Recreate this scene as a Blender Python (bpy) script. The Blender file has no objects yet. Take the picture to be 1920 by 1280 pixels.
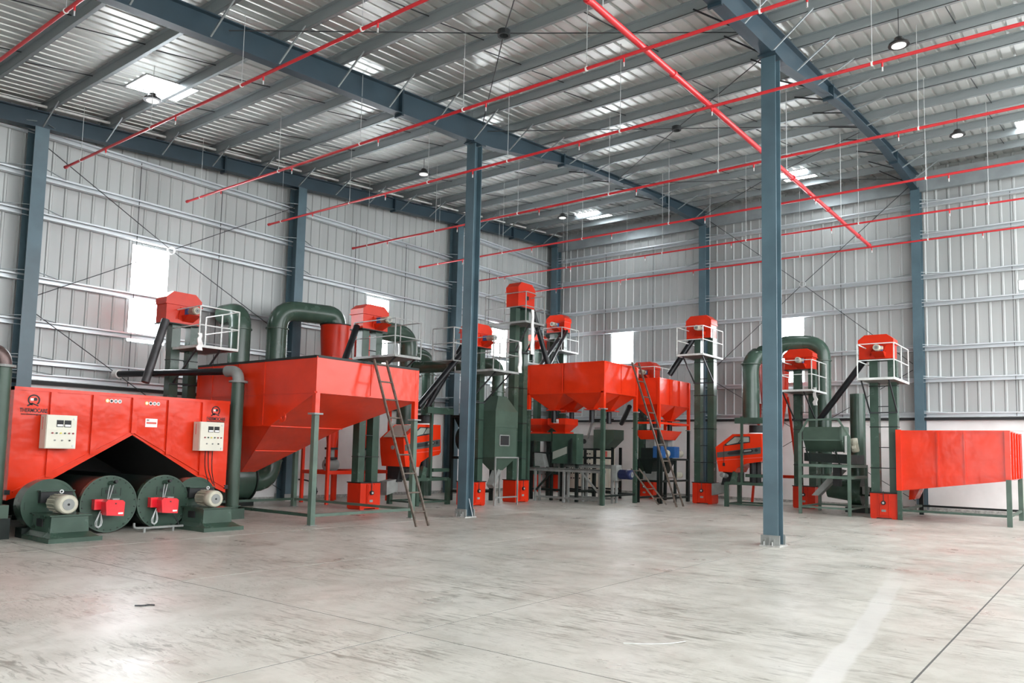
import bpy, math, random
from mathutils import Vector, Matrix
random.seed(7)
S = bpy.context.scene
COL = S.collection

# ------------------------------------------------------------------ camera
cd = bpy.data.cameras.new('camera'); cam = bpy.data.objects.new('camera', cd); COL.objects.link(cam)
YAW, PITCH, ROLL = 0.6640, 0.0839, 0.0226
fw = Vector((-math.sin(YAW)*math.cos(PITCH), math.cos(YAW)*math.cos(PITCH), math.sin(PITCH)))
rt = Vector((math.cos(YAW), math.sin(YAW), 0)); up = rt.cross(fw)
r2 = rt*math.cos(ROLL)+up*math.sin(ROLL); u2 = -rt*math.sin(ROLL)+up*math.cos(ROLL)
m = Matrix.Identity(4)
for i in range(3):
    m[i][0] = r2[i]; m[i][1] = u2[i]; m[i][2] = -fw[i]
m.translation = Vector((19.7038, -27.9288, 1.6)); cam.matrix_world = m
cd.sensor_fit = 'HORIZONTAL'; cd.sensor_width = 36; cd.lens = 1463.59/1920*36
cd.shift_x = (960-952.25)/1920; cd.shift_y = (721.67-640)/1920
cd.clip_end = 300
S.camera = cam

# ------------------------------------------------------------------ world and light
w = bpy.data.worlds.new('world'); S.world = w; w.use_nodes = True
nt = w.node_tree; bg = nt.nodes['Background']
bg.inputs[0].default_value = (0.96, 0.98, 1.0, 1); bg.inputs[1].default_value = 7.0
vs = S.view_settings
vs.view_transform = 'Standard'; vs.look = 'None'; vs.gamma = 1.0; vs.use_curve_mapping = False
vs.exposure = 0.12

# ------------------------------------------------------------------ materials
MAT = {}
def mat(name, col, rough=0.5, metal=0.0, var=0.0, scale=6.0, bump=0.0, bscale=30.0, spec=0.5, emit=None, estr=0.0, coat=0.0, stretch=(1,1,1), col2=None):
    if name in MAT: return MAT[name]
    ma = bpy.data.materials.new(name); ma.use_nodes = True
    n = ma.node_tree.nodes; l = ma.node_tree.links
    b = n['Principled BSDF']
    b.inputs['Base Color'].default_value = (*col, 1); b.inputs['Roughness'].default_value = rough
    b.inputs['Metallic'].default_value = metal; b.inputs['Specular IOR Level'].default_value = spec
    b.inputs['Coat Weight'].default_value = coat; b.inputs['Coat Roughness'].default_value = 0.08
    if emit:
        b.inputs['Emission Color'].default_value = (*emit, 1); b.inputs['Emission Strength'].default_value = estr
    if var > 0 or bump > 0:
        tc = n.new('ShaderNodeTexCoord'); mp = n.new('ShaderNodeMapping'); l.new(tc.outputs['Object'], mp.inputs[0])
        mp.inputs['Scale'].default_value = stretch
    if var > 0:
        no = n.new('ShaderNodeTexNoise'); no.inputs['Scale'].default_value = scale; no.inputs['Detail'].default_value = 5
        l.new(mp.outputs[0], no.inputs['Vector'])
        rp = n.new('ShaderNodeValToRGB')
        c2 = col2 if col2 else tuple(min(1, c*(1+var)) for c in col)
        rp.color_ramp.elements[0].position = 0.35; rp.color_ramp.elements[1].position = 0.68
        rp.color_ramp.elements[0].color = (*(max(0, c*(1-var)) for c in col), 1)
        rp.color_ramp.elements[1].color = (*c2, 1)
        l.new(no.outputs['Fac'], rp.inputs[0]); l.new(rp.outputs[0], b.inputs['Base Color'])
        mr = n.new('ShaderNodeMapRange'); mr.inputs['To Min'].default_value = max(0, rough-0.08); mr.inputs['To Max'].default_value = min(1, rough+0.1)
        l.new(no.outputs['Fac'], mr.inputs[0]); l.new(mr.outputs[0], b.inputs['Roughness'])
    if bump > 0:
        n2 = n.new('ShaderNodeTexNoise'); n2.inputs['Scale'].default_value = bscale; n2.inputs['Detail'].default_value = 3
        l.new(mp.outputs[0], n2.inputs['Vector'])
        bp = n.new('ShaderNodeBump'); bp.inputs['Strength'].default_value = bump; bp.inputs['Distance'].default_value = 0.05
        l.new(n2.outputs['Fac'], bp.inputs['Height']); l.new(bp.outputs[0], b.inputs['Normal'])
    MAT[name] = ma
    return ma
RED = mat('orange_red_paint', (0.68, 0.032, 0.006), 0.22, var=0.10, scale=1.3, bump=0.55, bscale=1.5, spec=0.30, coat=0.08)
REDD = mat('red_machine_paint', (0.58, 0.026, 0.006), 0.30, var=0.10, scale=2.0, spec=0.3)
GRN = mat('dark_green_paint', (0.040, 0.073, 0.054), 0.24, var=0.14, scale=2.2, spec=0.40)
GRN2 = mat('grey_green_paint', (0.052, 0.085, 0.064), 0.36, var=0.14, scale=2.2, spec=0.35)
LEGG = mat('grey_green_leg_paint', (0.085, 0.135, 0.105), 0.45, var=0.18, scale=3.0)
DRK = mat('dark_green_frame_paint', (0.008, 0.014, 0.012), 0.42, var=0.2, scale=3.0, spec=0.3)
BLUE = mat('blue_grey_steel_paint', (0.070, 0.120, 0.146), 0.40, var=0.16, scale=1.4)
BLUED = mat('dark_blue_steel_paint', (0.024, 0.048, 0.066), 0.45, var=0.15, scale=1.4)
GALV = mat('galvanised_sheet', (0.40, 0.42, 0.415), 0.45, metal=0.25, var=0.10, scale=0.9, stretch=(1, 1, 0.25))
ROOFM = mat('galvanised_roof_sheet', (0.56, 0.58, 0.56), 0.32, metal=0.6, var=0.12, scale=1.2, stretch=(1, .2, 1))
RAILG = mat('dull_galvanised_rail', (0.30, 0.31, 0.30), 0.5, metal=0.3, var=0.15, scale=6)
SPT = mat('dull_steel_tube', (0.055, 0.055, 0.058), 0.42, metal=0.3, var=0.25, scale=5)
GIRT = mat('galvanised_channel', (0.62, 0.66, 0.68), 0.38, metal=0.5, var=0.10, scale=3)
PURL = mat('galvanised_purlin', (0.31, 0.35, 0.365), 0.42, metal=0.45, var=0.12, scale=2)
RAIL = mat('pale_painted_rail', (0.62, 0.64, 0.62), 0.45, var=0.15, scale=6)
DECK = mat('steel_deck', (0.20, 0.21, 0.20), 0.55, metal=0.3, var=0.2, scale=6)
BLK = mat('black_steel_tube', (0.007, 0.008, 0.010), 0.34, var=0.2, scale=4, spec=0.3)
ROD = mat('dark_rod', (0.02, 0.024, 0.027), 0.5)
PIPE = mat('red_sprinkler_paint', (0.56, 0.022, 0.030), 0.30, coat=0.2)
WIRE = mat('zinc_rod', (0.55, 0.57, 0.57), 0.45, metal=0.6)
WHITE = mat('white_plaster', (0.80, 0.785, 0.77), 0.8, var=0.06, scale=1.4, col2=(0.85, 0.84, 0.83))
PAPER = mat('white_plastic', (0.82, 0.82, 0.80), 0.5)
BEIGE = mat('beige_enclosure', (0.66, 0.64, 0.54), 0.42, var=0.04, scale=3)
MOT = mat('beige_motor_paint', (0.46, 0.44, 0.35), 0.42, var=0.12, scale=8)
GREY = mat('machine_grey', (0.22, 0.23, 0.22), 0.5, var=0.15, scale=4)
DGRY = mat('dark_trim_grey', (0.060, 0.064, 0.062), 0.45)
MBLU = mat('blue_motor_paint', (0.022, 0.105, 0.300), 0.4, var=0.12, scale=6)
NAVY = mat('navy_motor_paint', (0.010, 0.018, 0.075), 0.4)
BRN = mat('burner_red', (0.72, 0.008, 0.020), 0.20, coat=0.6)
BLACK = mat('matt_black', (0.008, 0.009, 0.010), 0.6)
PRUST = mat('rusty_brown_pipe', (0.10, 0.065, 0.06), 0.35, metal=0.4, var=0.3, scale=9)
LADM = mat('weathered_ladder_steel', (0.13, 0.105, 0.085), 0.45, metal=0.4, var=0.35, scale=12)
JOINT = mat('dark_joint_filler', (0.10, 0.10, 0.095), 0.9)
CONC = mat('grout', (0.36, 0.36, 0.34), 0.9, var=0.3, scale=14)
GLASS = mat('dark_window_glass', (0.03, 0.035, 0.035), 0.08)
CLR = mat('pale_window_glass', (0.30, 0.32, 0.28), 0.12)
LMPB = mat('lamp_housing', (0.015, 0.016, 0.017), 0.4)
LMPE = mat('lamp_lens', (0.9, 0.9, 0.88), 0.4, emit=(1, 1, 0.97), estr=0.6)
DAY = mat('daylit_translucent_sheet', (0.9, 0.93, 0.95), 0.4, emit=(0.93, 0.97, 1.0), estr=22.0)
SKYL = mat('daylit_roof_sheet', (0.9, 0.93, 0.95), 0.4, emit=(0.93, 0.97, 1.0), estr=14.0)
YEL = mat('yellow_button', (0.70, 0.62, 0.08), 0.4)
GBTN = mat('green_button', (0.01, 0.05, 0.03), 0.4)
RBTN = mat('red_button', (0.25, 0.01, 0.02), 0.4)
STK = mat('print_red', (0.62, 0.10, 0.08), 0.5)
GOLD = mat('print_yellow', (0.75, 0.55, 0.12), 0.5)

def floor_mat():
    ma = bpy.data.materials.new('trowelled_concrete'); ma.use_nodes = True
    n = ma.node_tree.nodes; l = ma.node_tree.links; b = n['Principled BSDF']
    geo = n.new('ShaderNodeNewGeometry')
    def noise(scale, detail, st=(1, 1, 1), rot=0, dist=0.0):
        mp = n.new('ShaderNodeMapping'); mp.inputs['Scale'].default_value = st; mp.inputs['Rotation'].default_value = (0, 0, rot)
        l.new(geo.outputs['Position'], mp.inputs[0])
        t = n.new('ShaderNodeTexNoise'); t.inputs['Scale'].default_value = scale; t.inputs['Detail'].default_value = detail; t.inputs['Distortion'].default_value = dist
        t.inputs['Roughness'].default_value = 0.62
        l.new(mp.outputs[0], t.inputs['Vector']); return t.outputs['Fac']
    def ramp(src, p0, c0, p1, c1):
        r = n.new('ShaderNodeValToRGB'); e = r.color_ramp.elements
        e[0].position = p0; e[0].color = (*c0, 1); e[1].position = p1; e[1].color = (*c1, 1)
        l.new(src, r.inputs[0]); return r.outputs[0]
    def mix(kind, f, a, c):
        x = n.new('ShaderNodeMix'); x.data_type = 'RGBA'; x.blend_type = kind; x.inputs[0].default_value = f
        l.new(a, x.inputs[6]); l.new(c, x.inputs[7]); return x.outputs[2]
    base = ramp(noise(0.35, 6), 0.34, (0.455, 0.445, 0.40), 0.66, (0.585, 0.572, 0.52))
    mott = ramp(noise(2.6, 8, dist=0.4), 0.36, (0.80, 0.79, 0.77), 0.56, (1, 1, 1))
    # trowel scuffs: long thin smears across the slab, gathered in patches
    yaw = -0.55
    strk = ramp(noise(5.0, 6, (0.42, 2.6, 1), yaw, 1.6), 0.38, (0.34, 0.33, 0.30), 0.49, (1, 1, 1))
    patch = noise(0.6, 3)
    pr = ramp(patch, 0.40, (0, 0, 0), 0.58, (1, 1, 1))
    sx = n.new('ShaderNodeMix'); sx.data_type = 'RGBA'; sx.blend_type = 'MIX'
    l.new(pr, sx.inputs[0]); sx.inputs[6].default_value = (1, 1, 1, 1); l.new(strk, sx.inputs[7])
    fine = ramp(noise(34, 3), 0.28, (0.55, 0.54, 0.50), 0.38, (1, 1, 1))
    spots = ramp(noise(9.0, 2, dist=1.0), 0.24, (0.45, 0.43, 0.40), 0.29, (1, 1, 1))
    strk2 = ramp(noise(16.0, 5, (0.35, 2.2, 1), yaw-0.35, 2.0), 0.37, (0.40, 0.39, 0.36), 0.44, (1, 1, 1))
    pr2 = ramp(noise(0.9, 3, (1, 1, 1), 0.7), 0.44, (0, 0, 0), 0.60, (1, 1, 1))
    sy = n.new('ShaderNodeMix'); sy.data_type = 'RGBA'; sy.blend_type = 'MIX'
    l.new(pr2, sy.inputs[0]); sy.inputs[6].default_value = (1, 1, 1, 1); l.new(strk2, sy.inputs[7])
    c = mix('MULTIPLY', 0.85, base, mott); c = mix('MULTIPLY', 0.75, c, sx.outputs[2]); c = mix('MULTIPLY', 0.75, c, sy.outputs[2])
    c = mix('MULTIPLY', 0.35, c, fine); c = mix('MULTIPLY', 0.6, c, spots)
    # pale smoothed track left by a trowel: x = 17.97 - 0.018*(y+21.93)^2*0.9 - 0.055*(y+21.93)
    sep = n.new('ShaderNodeSeparateXYZ'); l.new(geo.outputs['Position'], sep.inputs[0])
    def mth(op, a, c_=None, v=None):
        q = n.new('ShaderNodeMath'); q.operation = op
        for i, z in enumerate((a, c_)):
            if z is None: continue
            if isinstance(z, (int, float)): q.inputs[i].default_value = z
            else: l.new(z, q.inputs[i])
        return q.outputs[0]
    dy = mth('ADD', sep.outputs['Y'], 21.93)
    xc = mth('SUBTRACT', 17.97, mth('ADD', mth('MULTIPLY', dy, 0.095), mth('MULTIPLY', mth('MULTIPLY', dy, dy), 0.0052)))
    wob = mth('MULTIPLY', mth('SUBTRACT', noise(1.3, 2), 0.5), 0.12)
    d = mth('ABSOLUTE', mth('SUBTRACT', mth('ADD', sep.outputs['X'], wob), xc))
    band = n.new('ShaderNodeMapRange'); band.inputs['From Min'].default_value = 0.12; band.inputs['From Max'].default_value = 0.085; l.new(d, band.inputs[0])
    yend = n.new('ShaderNodeMapRange'); yend.inputs['From Min'].default_value = -15.0; yend.inputs['From Max'].default_value = -18.5; l.new(sep.outputs['Y'], yend.inputs[0])
    tm = mth('MULTIPLY', mth('MULTIPLY', band.outputs[0], yend.outputs[0]), 0.8)
    tk = n.new('ShaderNodeMix'); tk.data_type = 'RGBA'; l.new(tm, tk.inputs[0]); l.new(c, tk.inputs[6]); tk.inputs[7].default_value = (0.60, 0.59, 0.56, 1)
    c = tk.outputs[2]
    l.new(c, b.inputs['Base Color'])
    rr = n.new('ShaderNodeMapRange'); rr.inputs['From Min'].default_value = 0.3; rr.inputs['From Max'].default_value = 0.7
    rr.inputs['To Min'].default_value = 0.24; rr.inputs['To Max'].default_value = 0.52
    l.new(noise(0.8, 5), rr.inputs[0]); l.new(rr.outputs[0], b.inputs['Roughness'])
    bp = n.new('ShaderNodeBump'); bp.inputs['Strength'].default_value = 0.12; bp.inputs['Distance'].default_value = 0.02
    l.new(noise(6, 6, (0.5, 1.8, 1), yaw, 0.8), bp.inputs['Height']); l.new(bp.outputs[0], b.inputs['Normal'])
    b.inputs['Specular IOR Level'].default_value = 0.45
    return ma
FLOORM = floor_mat()

def tint_by_object(ma, amt):
    n = ma.node_tree.nodes; l = ma.node_tree.links; b = n['Principled BSDF']
    src = b.inputs['Base Color'].links[0].from_socket
    oi = n.new('ShaderNodeObjectInfo'); mr = n.new('ShaderNodeMapRange'); mr.inputs['To Min'].default_value = 1-amt; mr.inputs['To Max'].default_value = 1+amt
    l.new(oi.outputs['Random'], mr.inputs[0])
    vm = n.new('ShaderNodeVectorMath'); vm.operation = 'SCALE'; l.new(src, vm.inputs[0]); l.new(mr.outputs[0], vm.inputs['Scale']); l.new(vm.outputs[0], b.inputs['Base Color'])
for ma_ in (DAY, SKYL, LMPE): ma_.cycles.emission_sampling = 'NONE'     # no brighter than the sky: found by chance like the sky itself
tint_by_object(GALV, 0.09); tint_by_object(ROOFM, 0.07)
# ------------------------------------------------------------------ mesh helpers
OFF = {}
class MB:
    def __init__(s): s.v = []; s.f = []; s.sm = []
    def add(s, vs, fs, smooth=False):
        o = len(s.v); s.v += [tuple(v) for v in vs]
        for f in fs: s.f.append(tuple(i+o for i in f)); s.sm.append(smooth)
        return s
    def hexa(s, b, t):
        return s.add(list(b)+list(t), [(3, 2, 1, 0), (4, 5, 6, 7), (0, 1, 5, 4), (1, 2, 6, 5), (2, 3, 7, 6), (3, 0, 4, 7)])
    def box(s, x0, y0, z0, x1, y1, z1):
        return s.hexa([(x0, y0, z0), (x1, y0, z0), (x1, y1, z0), (x0, y1, z0)], [(x0, y0, z1), (x1, y0, z1), (x1, y1, z1), (x0, y1, z1)])
    def frus(s, r0, z0, r1, z1):
        a, b, c, d = r0; e, f, g, h = r1
        return s.hexa([(a, b, z0), (c, b, z0), (c, d, z0), (a, d, z0)], [(e, f, z1), (g, f, z1), (g, h, z1), (e, h, z1)])
    def bar(s, p, q, w=0.05, h=None, upv=(0, 0, 1)):
        p = Vector(p); q = Vector(q); h = h or w; d = (q-p).normalized(); u = Vector(upv)
        if abs(d.dot(u)) > 0.95: u = Vector((1, 0, 0)) if abs(d.x) < 0.9 else Vector((0, 1, 0))
        a = d.cross(u).normalized()*w/2; c = a.cross(d).normalized()*h/2
        return s.hexa([p-a-c, p+a-c, p+a+c, p-a+c], [q-a-c, q+a-c, q+a+c, q-a+c])
    def tube(s, p, q, r, n=14, r1=None, cap=True):
        return s.path([p, q], r, n, [r, r1 if r1 is not None else r], cap)
    def path(s, pts, r, n=12, rs=None, cap=True):
        P = [Vector(p) for p in pts]; k = len(P); rings = []; prev = None
        for i in range(k):
            if i == 0: d = (P[1]-P[0]).normalized(); sc = 1
            elif i == k-1: d = (P[-1]-P[-2]).normalized(); sc = 1
            else:
                a = (P[i]-P[i-1]).normalized(); b = (P[i+1]-P[i]).normalized()
                d = (a+b).normalized(); sc = 1/max(0.5, d.dot(a))
            if prev is None:
                t = Vector((0, 0, 1)) if abs(d.z) < 0.9 else Vector((1, 0, 0))
                e = d.cross(t).normalized()
            else:
                e = (prev-d*prev.dot(d)).normalized()
            prev = e; g = d.cross(e); rr = rs[i] if rs else r
            rings.append([P[i]+(e*math.cos(2*math.pi*j/n)+g*math.sin(2*math.pi*j/n))*rr for j in range(n)])
        vs = [v for R in rings for v in R]; fs = []
        for i in range(k-1):
            for j in range(n):
                fs.append((i*n+j, i*n+(j+1) % n, (i+1)*n+(j+1) % n, (i+1)*n+j))
        s.add(vs, fs, True)
        if cap:
            s.add(rings[0], [tuple(range(n))[::-1]]); s.add(rings[-1], [tuple(range(n))])
        return s
    def prism(s, poly, ax, a0, a1):
        # poly: 2D points in the plane of the other two axes, extruded along ax
        def P(u, v, a): return {'x': (a, u, v), 'y': (u, a, v), 'z': (u, v, a)}[ax]
        n = len(poly); vs = [P(u, v, a0) for u, v in poly]+[P(u, v, a1) for u, v in poly]
        fs = [tuple(range(n))[::-1], tuple(range(n, 2*n))]+[(i, (i+1) % n, n+(i+1) % n, n+i) for i in range(n)]
        return s.add(vs, fs)
    def ring(s, c, ax, r0, r1, a0, a1, n=28):
        # annular plate (outer r1, inner r0) from a0 to a1 along axis ax
        def P(u, v, a): return {'x': (a, c[0]+u, c[1]+v), 'y': (c[0]+u, a, c[1]+v), 'z': (c[0]+u, c[1]+v, a)}[ax]
        vs = []; fs = []
        for a in (a0, a1):
            for r in (r0, r1):
                for j in range(n):
                    t = 2*math.pi*j/n; vs.append(P(r*math.cos(t), r*math.sin(t), a))
        for j in range(n):
            k = (j+1) % n
            fs += [(j, k, n+k, n+j), (2*n+j, 3*n+j, 3*n+k, 2*n+k), (n+j, n+k, 3*n+k, 3*n+j), (j, 2*n+j, 2*n+k, k)]
        return s.add(vs, fs)
    def build(s, name, ma, parent=None, off=None):
        o_ = Vector((0, 0, 0))
        if parent is not None: o_ = OFF.get(parent, o_)
        if off is not None: o_ = Vector(off)
        me = bpy.data.meshes.new(name)
        me.from_pydata([tuple(Vector(v)-o_) for v in s.v], [], s.f)
        me.polygons.foreach_set('use_smooth', s.sm); me.update()
        import bmesh
        bm = bmesh.new(); bm.from_mesh(me); bmesh.ops.recalc_face_normals(bm, faces=bm.faces); bm.to_mesh(me); bm.free()
        me.materials.append(ma)
        ob = bpy.data.objects.new(name, me); COL.objects.link(ob)
        if parent is not None:
            ob.parent = parent; OFF[ob] = o_
        elif off is not None: ob.location = o_; OFF[ob] = o_
        return ob
def bend(pts, rad, n=6):
    P = [Vector(p) for p in pts]; out = [P[0]]
    for i in range(1, len(P)-1):
        a = (P[i-1]-P[i]).normalized(); b = (P[i+1]-P[i]).normalized()
        r = min(rad, (P[i-1]-P[i]).length*0.98, (P[i+1]-P[i]).length*0.98)
        s_ = P[i]+a*r; e_ = P[i]+b*r
        for k in range(n+1):
            t = k/n; out.append(s_*(1-t)**2+P[i]*2*t*(1-t)+e_*t*t)
    out.append(P[-1]); return out
def tag(o, label, cat, group=None):
    o['label'] = label; o['category'] = cat
    if group: o['group'] = group
    return o
def thing(name, label, cat, loc=(0, 0, 0), rz=0.0, group=None, local=False):
    o = bpy.data.objects.new(name, None); COL.objects.link(o); o.location = loc; o.rotation_euler = (0, 0, rz)
    o.empty_display_size = 0.2
    OFF[o] = Vector((0, 0, 0)) if local else Vector(loc)
    return tag(o, label, cat, group)
def struct(o): o['kind'] = 'structure'; return o
def dup(ob, parent=None, loc=None, scale=None, rot=None):
    c = ob.copy(); COL.objects.link(c)
    if parent is not None: c.parent = parent
    if loc is not None: c.location = loc
    if scale is not None: c.scale = scale
    if rot is not None: c.rotation_euler = rot
    return c
def text(s, size, p, ux, uz, ma, name, parent, bold=0.0, depth=0.002, sx=1.0):
    cu = bpy.data.curves.new('t', 'FONT'); cu.body = s; cu.size = size; cu.align_x = 'CENTER'; cu.align_y = 'CENTER'
    cu.extrude = depth; cu.offset = bold
    ob = bpy.data.objects.new('t', cu); COL.objects.link(ob)
    bpy.context.view_layer.update()
    me = bpy.data.meshes.new_from_object(ob.evaluated_get(bpy.context.evaluated_depsgraph_get()))
    bpy.data.objects.remove(ob); me.name = name
    ux = Vector(ux).normalized(); uz = Vector(uz).normalized(); nn = ux.cross(uz); p = Vector(p); o_ = OFF.get(parent, Vector((0, 0, 0)))
    for v in me.vertices:
        c = v.co.copy(); v.co = p+ux*c.x*sx+uz*c.y+nn*c.z-o_
    me.materials.clear(); me.materials.append(ma)
    o = bpy.data.objects.new(name, me); COL.objects.link(o); o.parent = parent; OFF[o] = o_
    return o

# ------------------------------------------------------------------ building shell
SL = 0.08938
def zr(y): return 10.359+SL*y                    # underside line of the roof beams at the columns
XF = [0.45, 7.368, 14.736, 22.1]
YB, YF = 0.25, -31.0                             # back wall plane, front end of the modelled hall
XR = 22.4

slab0 = MB().box(-1.0, -46.0, -0.30, 46.0, 1.5, -0.0025).build('floor', JOINT); struct(slab0)
xs = [-1.0, 3.6, 7.3, 11.01, 14.77, 18.47, 22.2, 25.9, 29.6, 33.3, 37, 41, 45]
ys = [-41.4, -36.8, -32.15, -27.55, -22.94, -18.33, -13.72, -9.1, -4.5, 0.9]
for i in range(len(xs)-1):
    for j in range(len(ys)-1):
        g = 0.009
        MB().box(xs[i]+g, ys[j]+g, -0.01, xs[i+1]-g, ys[j+1]-g, 0.0).build('floor_slab', FLOORM, slab0)

# --- ribbed sheets
def rib_sheet(wd, n, h, q0=0.62, q1=0.98):
    """profile across unit width: flat pans with trapezoid ribs"""
    pts = []; p = wd/n
    for i in range(n):
        o = i*p
        pts += [(o, 0), (o+p*q0, 0), (o+p*(q0+0.06), h), (o+p*(q1-0.06), h), (o+p*q1, 0)]
    pts.append((wd, 0)); return pts
def sheet_mesh(name, pts, l0, l1, fn, ma):
    vs = []; fs = []
    for a, b in pts: vs += [fn(a, b, l0), fn(a, b, l1)]
    for i in range(len(pts)-1): fs.append((2*i, 2*i+2, 2*i+3, 2*i+1))
    me = bpy.data.meshes.new(name); me.from_pydata(vs, [], fs); me.update(); me.materials.append(ma); return me
def place(me, name, parent, loc=(0, 0, 0), scale=(1, 1, 1)):
    o = bpy.data.objects.new(name, me); COL.objects.link(o); o.parent = parent; o.location = loc; o.scale = scale; return o

# ceiling: ridge capping plate is the parent, sheets, purlins and sag rods its pieces
ceil_ = MB().box(-0.3, 0.55, zr(0.55)+0.86, XR, 0.75, zr(0.55)+0.90).build('ceiling', ROOFM); struct(ceil_)
rm = sheet_mesh('roof_sheet', rib_sheet(1.0, 4, 0.04, 0.66, 0.96), YF, 0.7, lambda a, b, t: (a, t, zr(t)+0.83+b), ROOFM)
for k in range(-1, 23): place(rm, 'roof_sheet', ceil_, (k*1.0, 0, 0))
py = [-13.84+1.41*k for k in range(-10, 10)]
def purlin_mesh():
    mb = MB(); t = 0.012
    mb.box(0, -t/2, 0, 1, t/2, 0.2); mb.box(0, -t/2, 0, 1, 0.07, t); mb.box(0, -0.07, 0.2-t, 1, t/2, 0.2)
    mb.box(0, 0.07-t, 0, 1, 0.07, 0.03)
    return mb
pm = purlin_mesh().build('purlin', PURL, ceil_)
first = True
for y in py:
    for i in range(3):
        o = pm if first else dup(pm, ceil_); first = False
        xs0 = XF[i] if i else 0.1; o.location = (xs0+0.003, y, zr(y)+0.625); o.scale = (XF[i+1]-xs0-0.006, 1, 1)
for i in range(3):
    for fx in (0.36, 0.68):
        x = XF[i]+(XF[i+1]-XF[i])*fx
        for k in range(len(py)-1):
            dx = 0.07 if k % 2 else -0.07
            MB().bar((x+dx, py[k], zr(py[k])+0.67), (x+dx, py[k+1], zr(py[k+1])+0.80), 0.016).build('sag_rod', ROD, ceil_)

def skylight(n, x0, y0, x1, y1):
    mb = MB()
    for k in range(5):
        a = x0+(x1-x0)*k/5; b = x0+(x1-x0)*(k+1)/5-0.012
        vsx = [(a, y0), (b, y0), (b, y1), (a, y1)]
        mb.hexa([(u, v, zr(v)+0.800) for u, v in vsx], [(u, v, zr(v)+0.822) for u, v in vsx])
    o = struct(mb.build('window_%d' % n, SKYL))
    f = MB()
    for p, q in (((x0, y0), (x1, y0)), ((x0, y1), (x1, y1)), ((x0, y0), (x0, y1)), ((x1, y0), (x1, y1))):
        f.bar((*p, zr(p[1])+0.81), (*q, zr(q[1])+0.81), 0.03)
    f.build('skylight_frame', GALV, o)
skylight(7, 2.80, -20.2, 3.78, -19.0)
skylight(8, 3.1, -2.75, 4.15, -1.5)
skylight(9, 11.0, -2.75, 12.05, -1.5)
skylight(10, 17.75, -3.2, 18.8, -1.9)

# --- left wall (gable end, plane x = 0) and back wall (plane y = YB)
WZ = 2.96
wl = MB().box(-0.25, YF, 0, 0.06, YB+0.3, 2.88); wl.box(-0.02, YF, 2.55, 0.075, YB, 2.57)
wall_left = struct(wl.build('wall_left', WHITE))
MB().box(0.02, YF, 2.88, 0.20, YB, 2.955).build('black_gap_strip', BLACK, wall_left)  # black strip drawn for the gap between plaster and sheets
wb = MB().box(-0.25, YB-0.06, 0, XR, YB+0.25, 2.88); wb.box(0.1, YB-0.075, 2.55, XR, YB, 2.57)
wall_back = struct(wb.build('wall_back', WHITE))
MB().box(0.1, YB-0.20, 2.88, XR, YB-0.02, 2.955).build('black_gap_strip', BLACK, wall_back)  # same black gap strip along the back wall
MB().box(0.1, YB-0.075, 0, XR, YB-0.05, 0.10).build('skirting', CONC, wall_back)
MB().box(0.05, YF, 0, 0.085, YB, 0.10).build('skirting', CONC, wall_left)

shA = sheet_mesh('wall_sheet', rib_sheet(1.0, 3, 0.024, 0.72, 0.96), 0, 1, lambda a, b, t: (b, a, t), GALV)
shB = sheet_mesh('wall_sheet', rib_sheet(1.0, 3, 0.024, 0.72, 0.96), 0, 1, lambda a, b, t: (a, -b, t), GALV)
winA = [(-18.46, -17.46, 4.14, 6.66), (-10.54, -9.52, 4.14, 6.66), (-3.9, -2.88, 4.14, 6.66)]
winB = [(3.12, 4.16, 4.14, 6.58), (10.1, 11.02, 4.14, 6.58), (17.46, 19.6, 6.85, 7.16)]
def cover(lo, hi, wins):
    out = []; c = lo
    for w_ in wins:
        n = max(1, round((w_[0]-c)/1.0)); out += [(c+(w_[0]-c)*k/n, (w_[0]-c)/n, None) for k in range(n)]
        out.append((w_[0], w_[1]-w_[0], w_)); c = w_[1]
    n = max(1, round((hi-c)/1.0)); out += [(c+(hi-c)*k/n, (hi-c)/n, None) for k in range(n)]
    return out
for a, wd, wn in cover(YF, YB, winA):
    H = zr(a+wd)+0.84
    segs = [(WZ, H)] if not wn else [(WZ, wn[2]), (wn[3], H)]
    for z0, z1 in segs: place(shA, 'wall_sheet', wall_left, (0.0, a, z0), (1, wd, z1-z0))
for a, wd, wn in cover(0.0, XR, winB):
    H = zr(YB)+0.84
    segs = [(WZ, H)] if not wn else [(WZ, wn[2]), (wn[3], H)]
    for z0, z1 in segs: place(shB, 'wall_sheet', wall_back, (a, YB, z0), (wd, 1, z1-z0))
def girt_mesh(axis):
    mb = MB(); t = 0.012; h = 0.15; d = 0.16
    if axis == 'y':
        mb.box(0, 0, h-t, d, 1, h); mb.box(0, 0, 0, t, 1, h); mb.box(0, 0, 0, d, 1, t); mb.box(d-t, 0, h-0.04, d, 1, h)
    else:
        mb.box(0, -d, h-t, 1, 0, h); mb.box(0, -t, 0, 1, 0, h); mb.box(0, -d, 0, 1, 0, t); mb.box(0, -d, h-0.04, 1, -d+t, h)
    return mb
YA = [-30.8, -20.93, -13.71, -6.52, -0.05]
gA = [8.66, 7.62, 6.72, 5.22, 4.2, 3.33, 2.98]; gB = [9.86, 8.83, 7.47, 6.57, 5.12, 4.10, 2.98]
ga = girt_mesh('y').build('girt', GIRT, wall_left); gb = girt_mesh('x').build('girt', GIRT, wall_back)
fa = fb = True
for i in range(4):
    for z in gA+([9.74] if i == 3 else []):
        o = ga if fa else dup(ga, wall_left); fa = False
        o.location = (0.045, YA[i]+0.0, z); o.scale = (1, YA[i+1]-YA[i], 1)
for i in range(3):
    for z in gB:
        o = gb if fb else dup(gb, wall_back); fb = False
        o.location = (XF[i], YB-0.045, z); o.scale = (XF[i+1]-XF[i], 1, 1)
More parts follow.
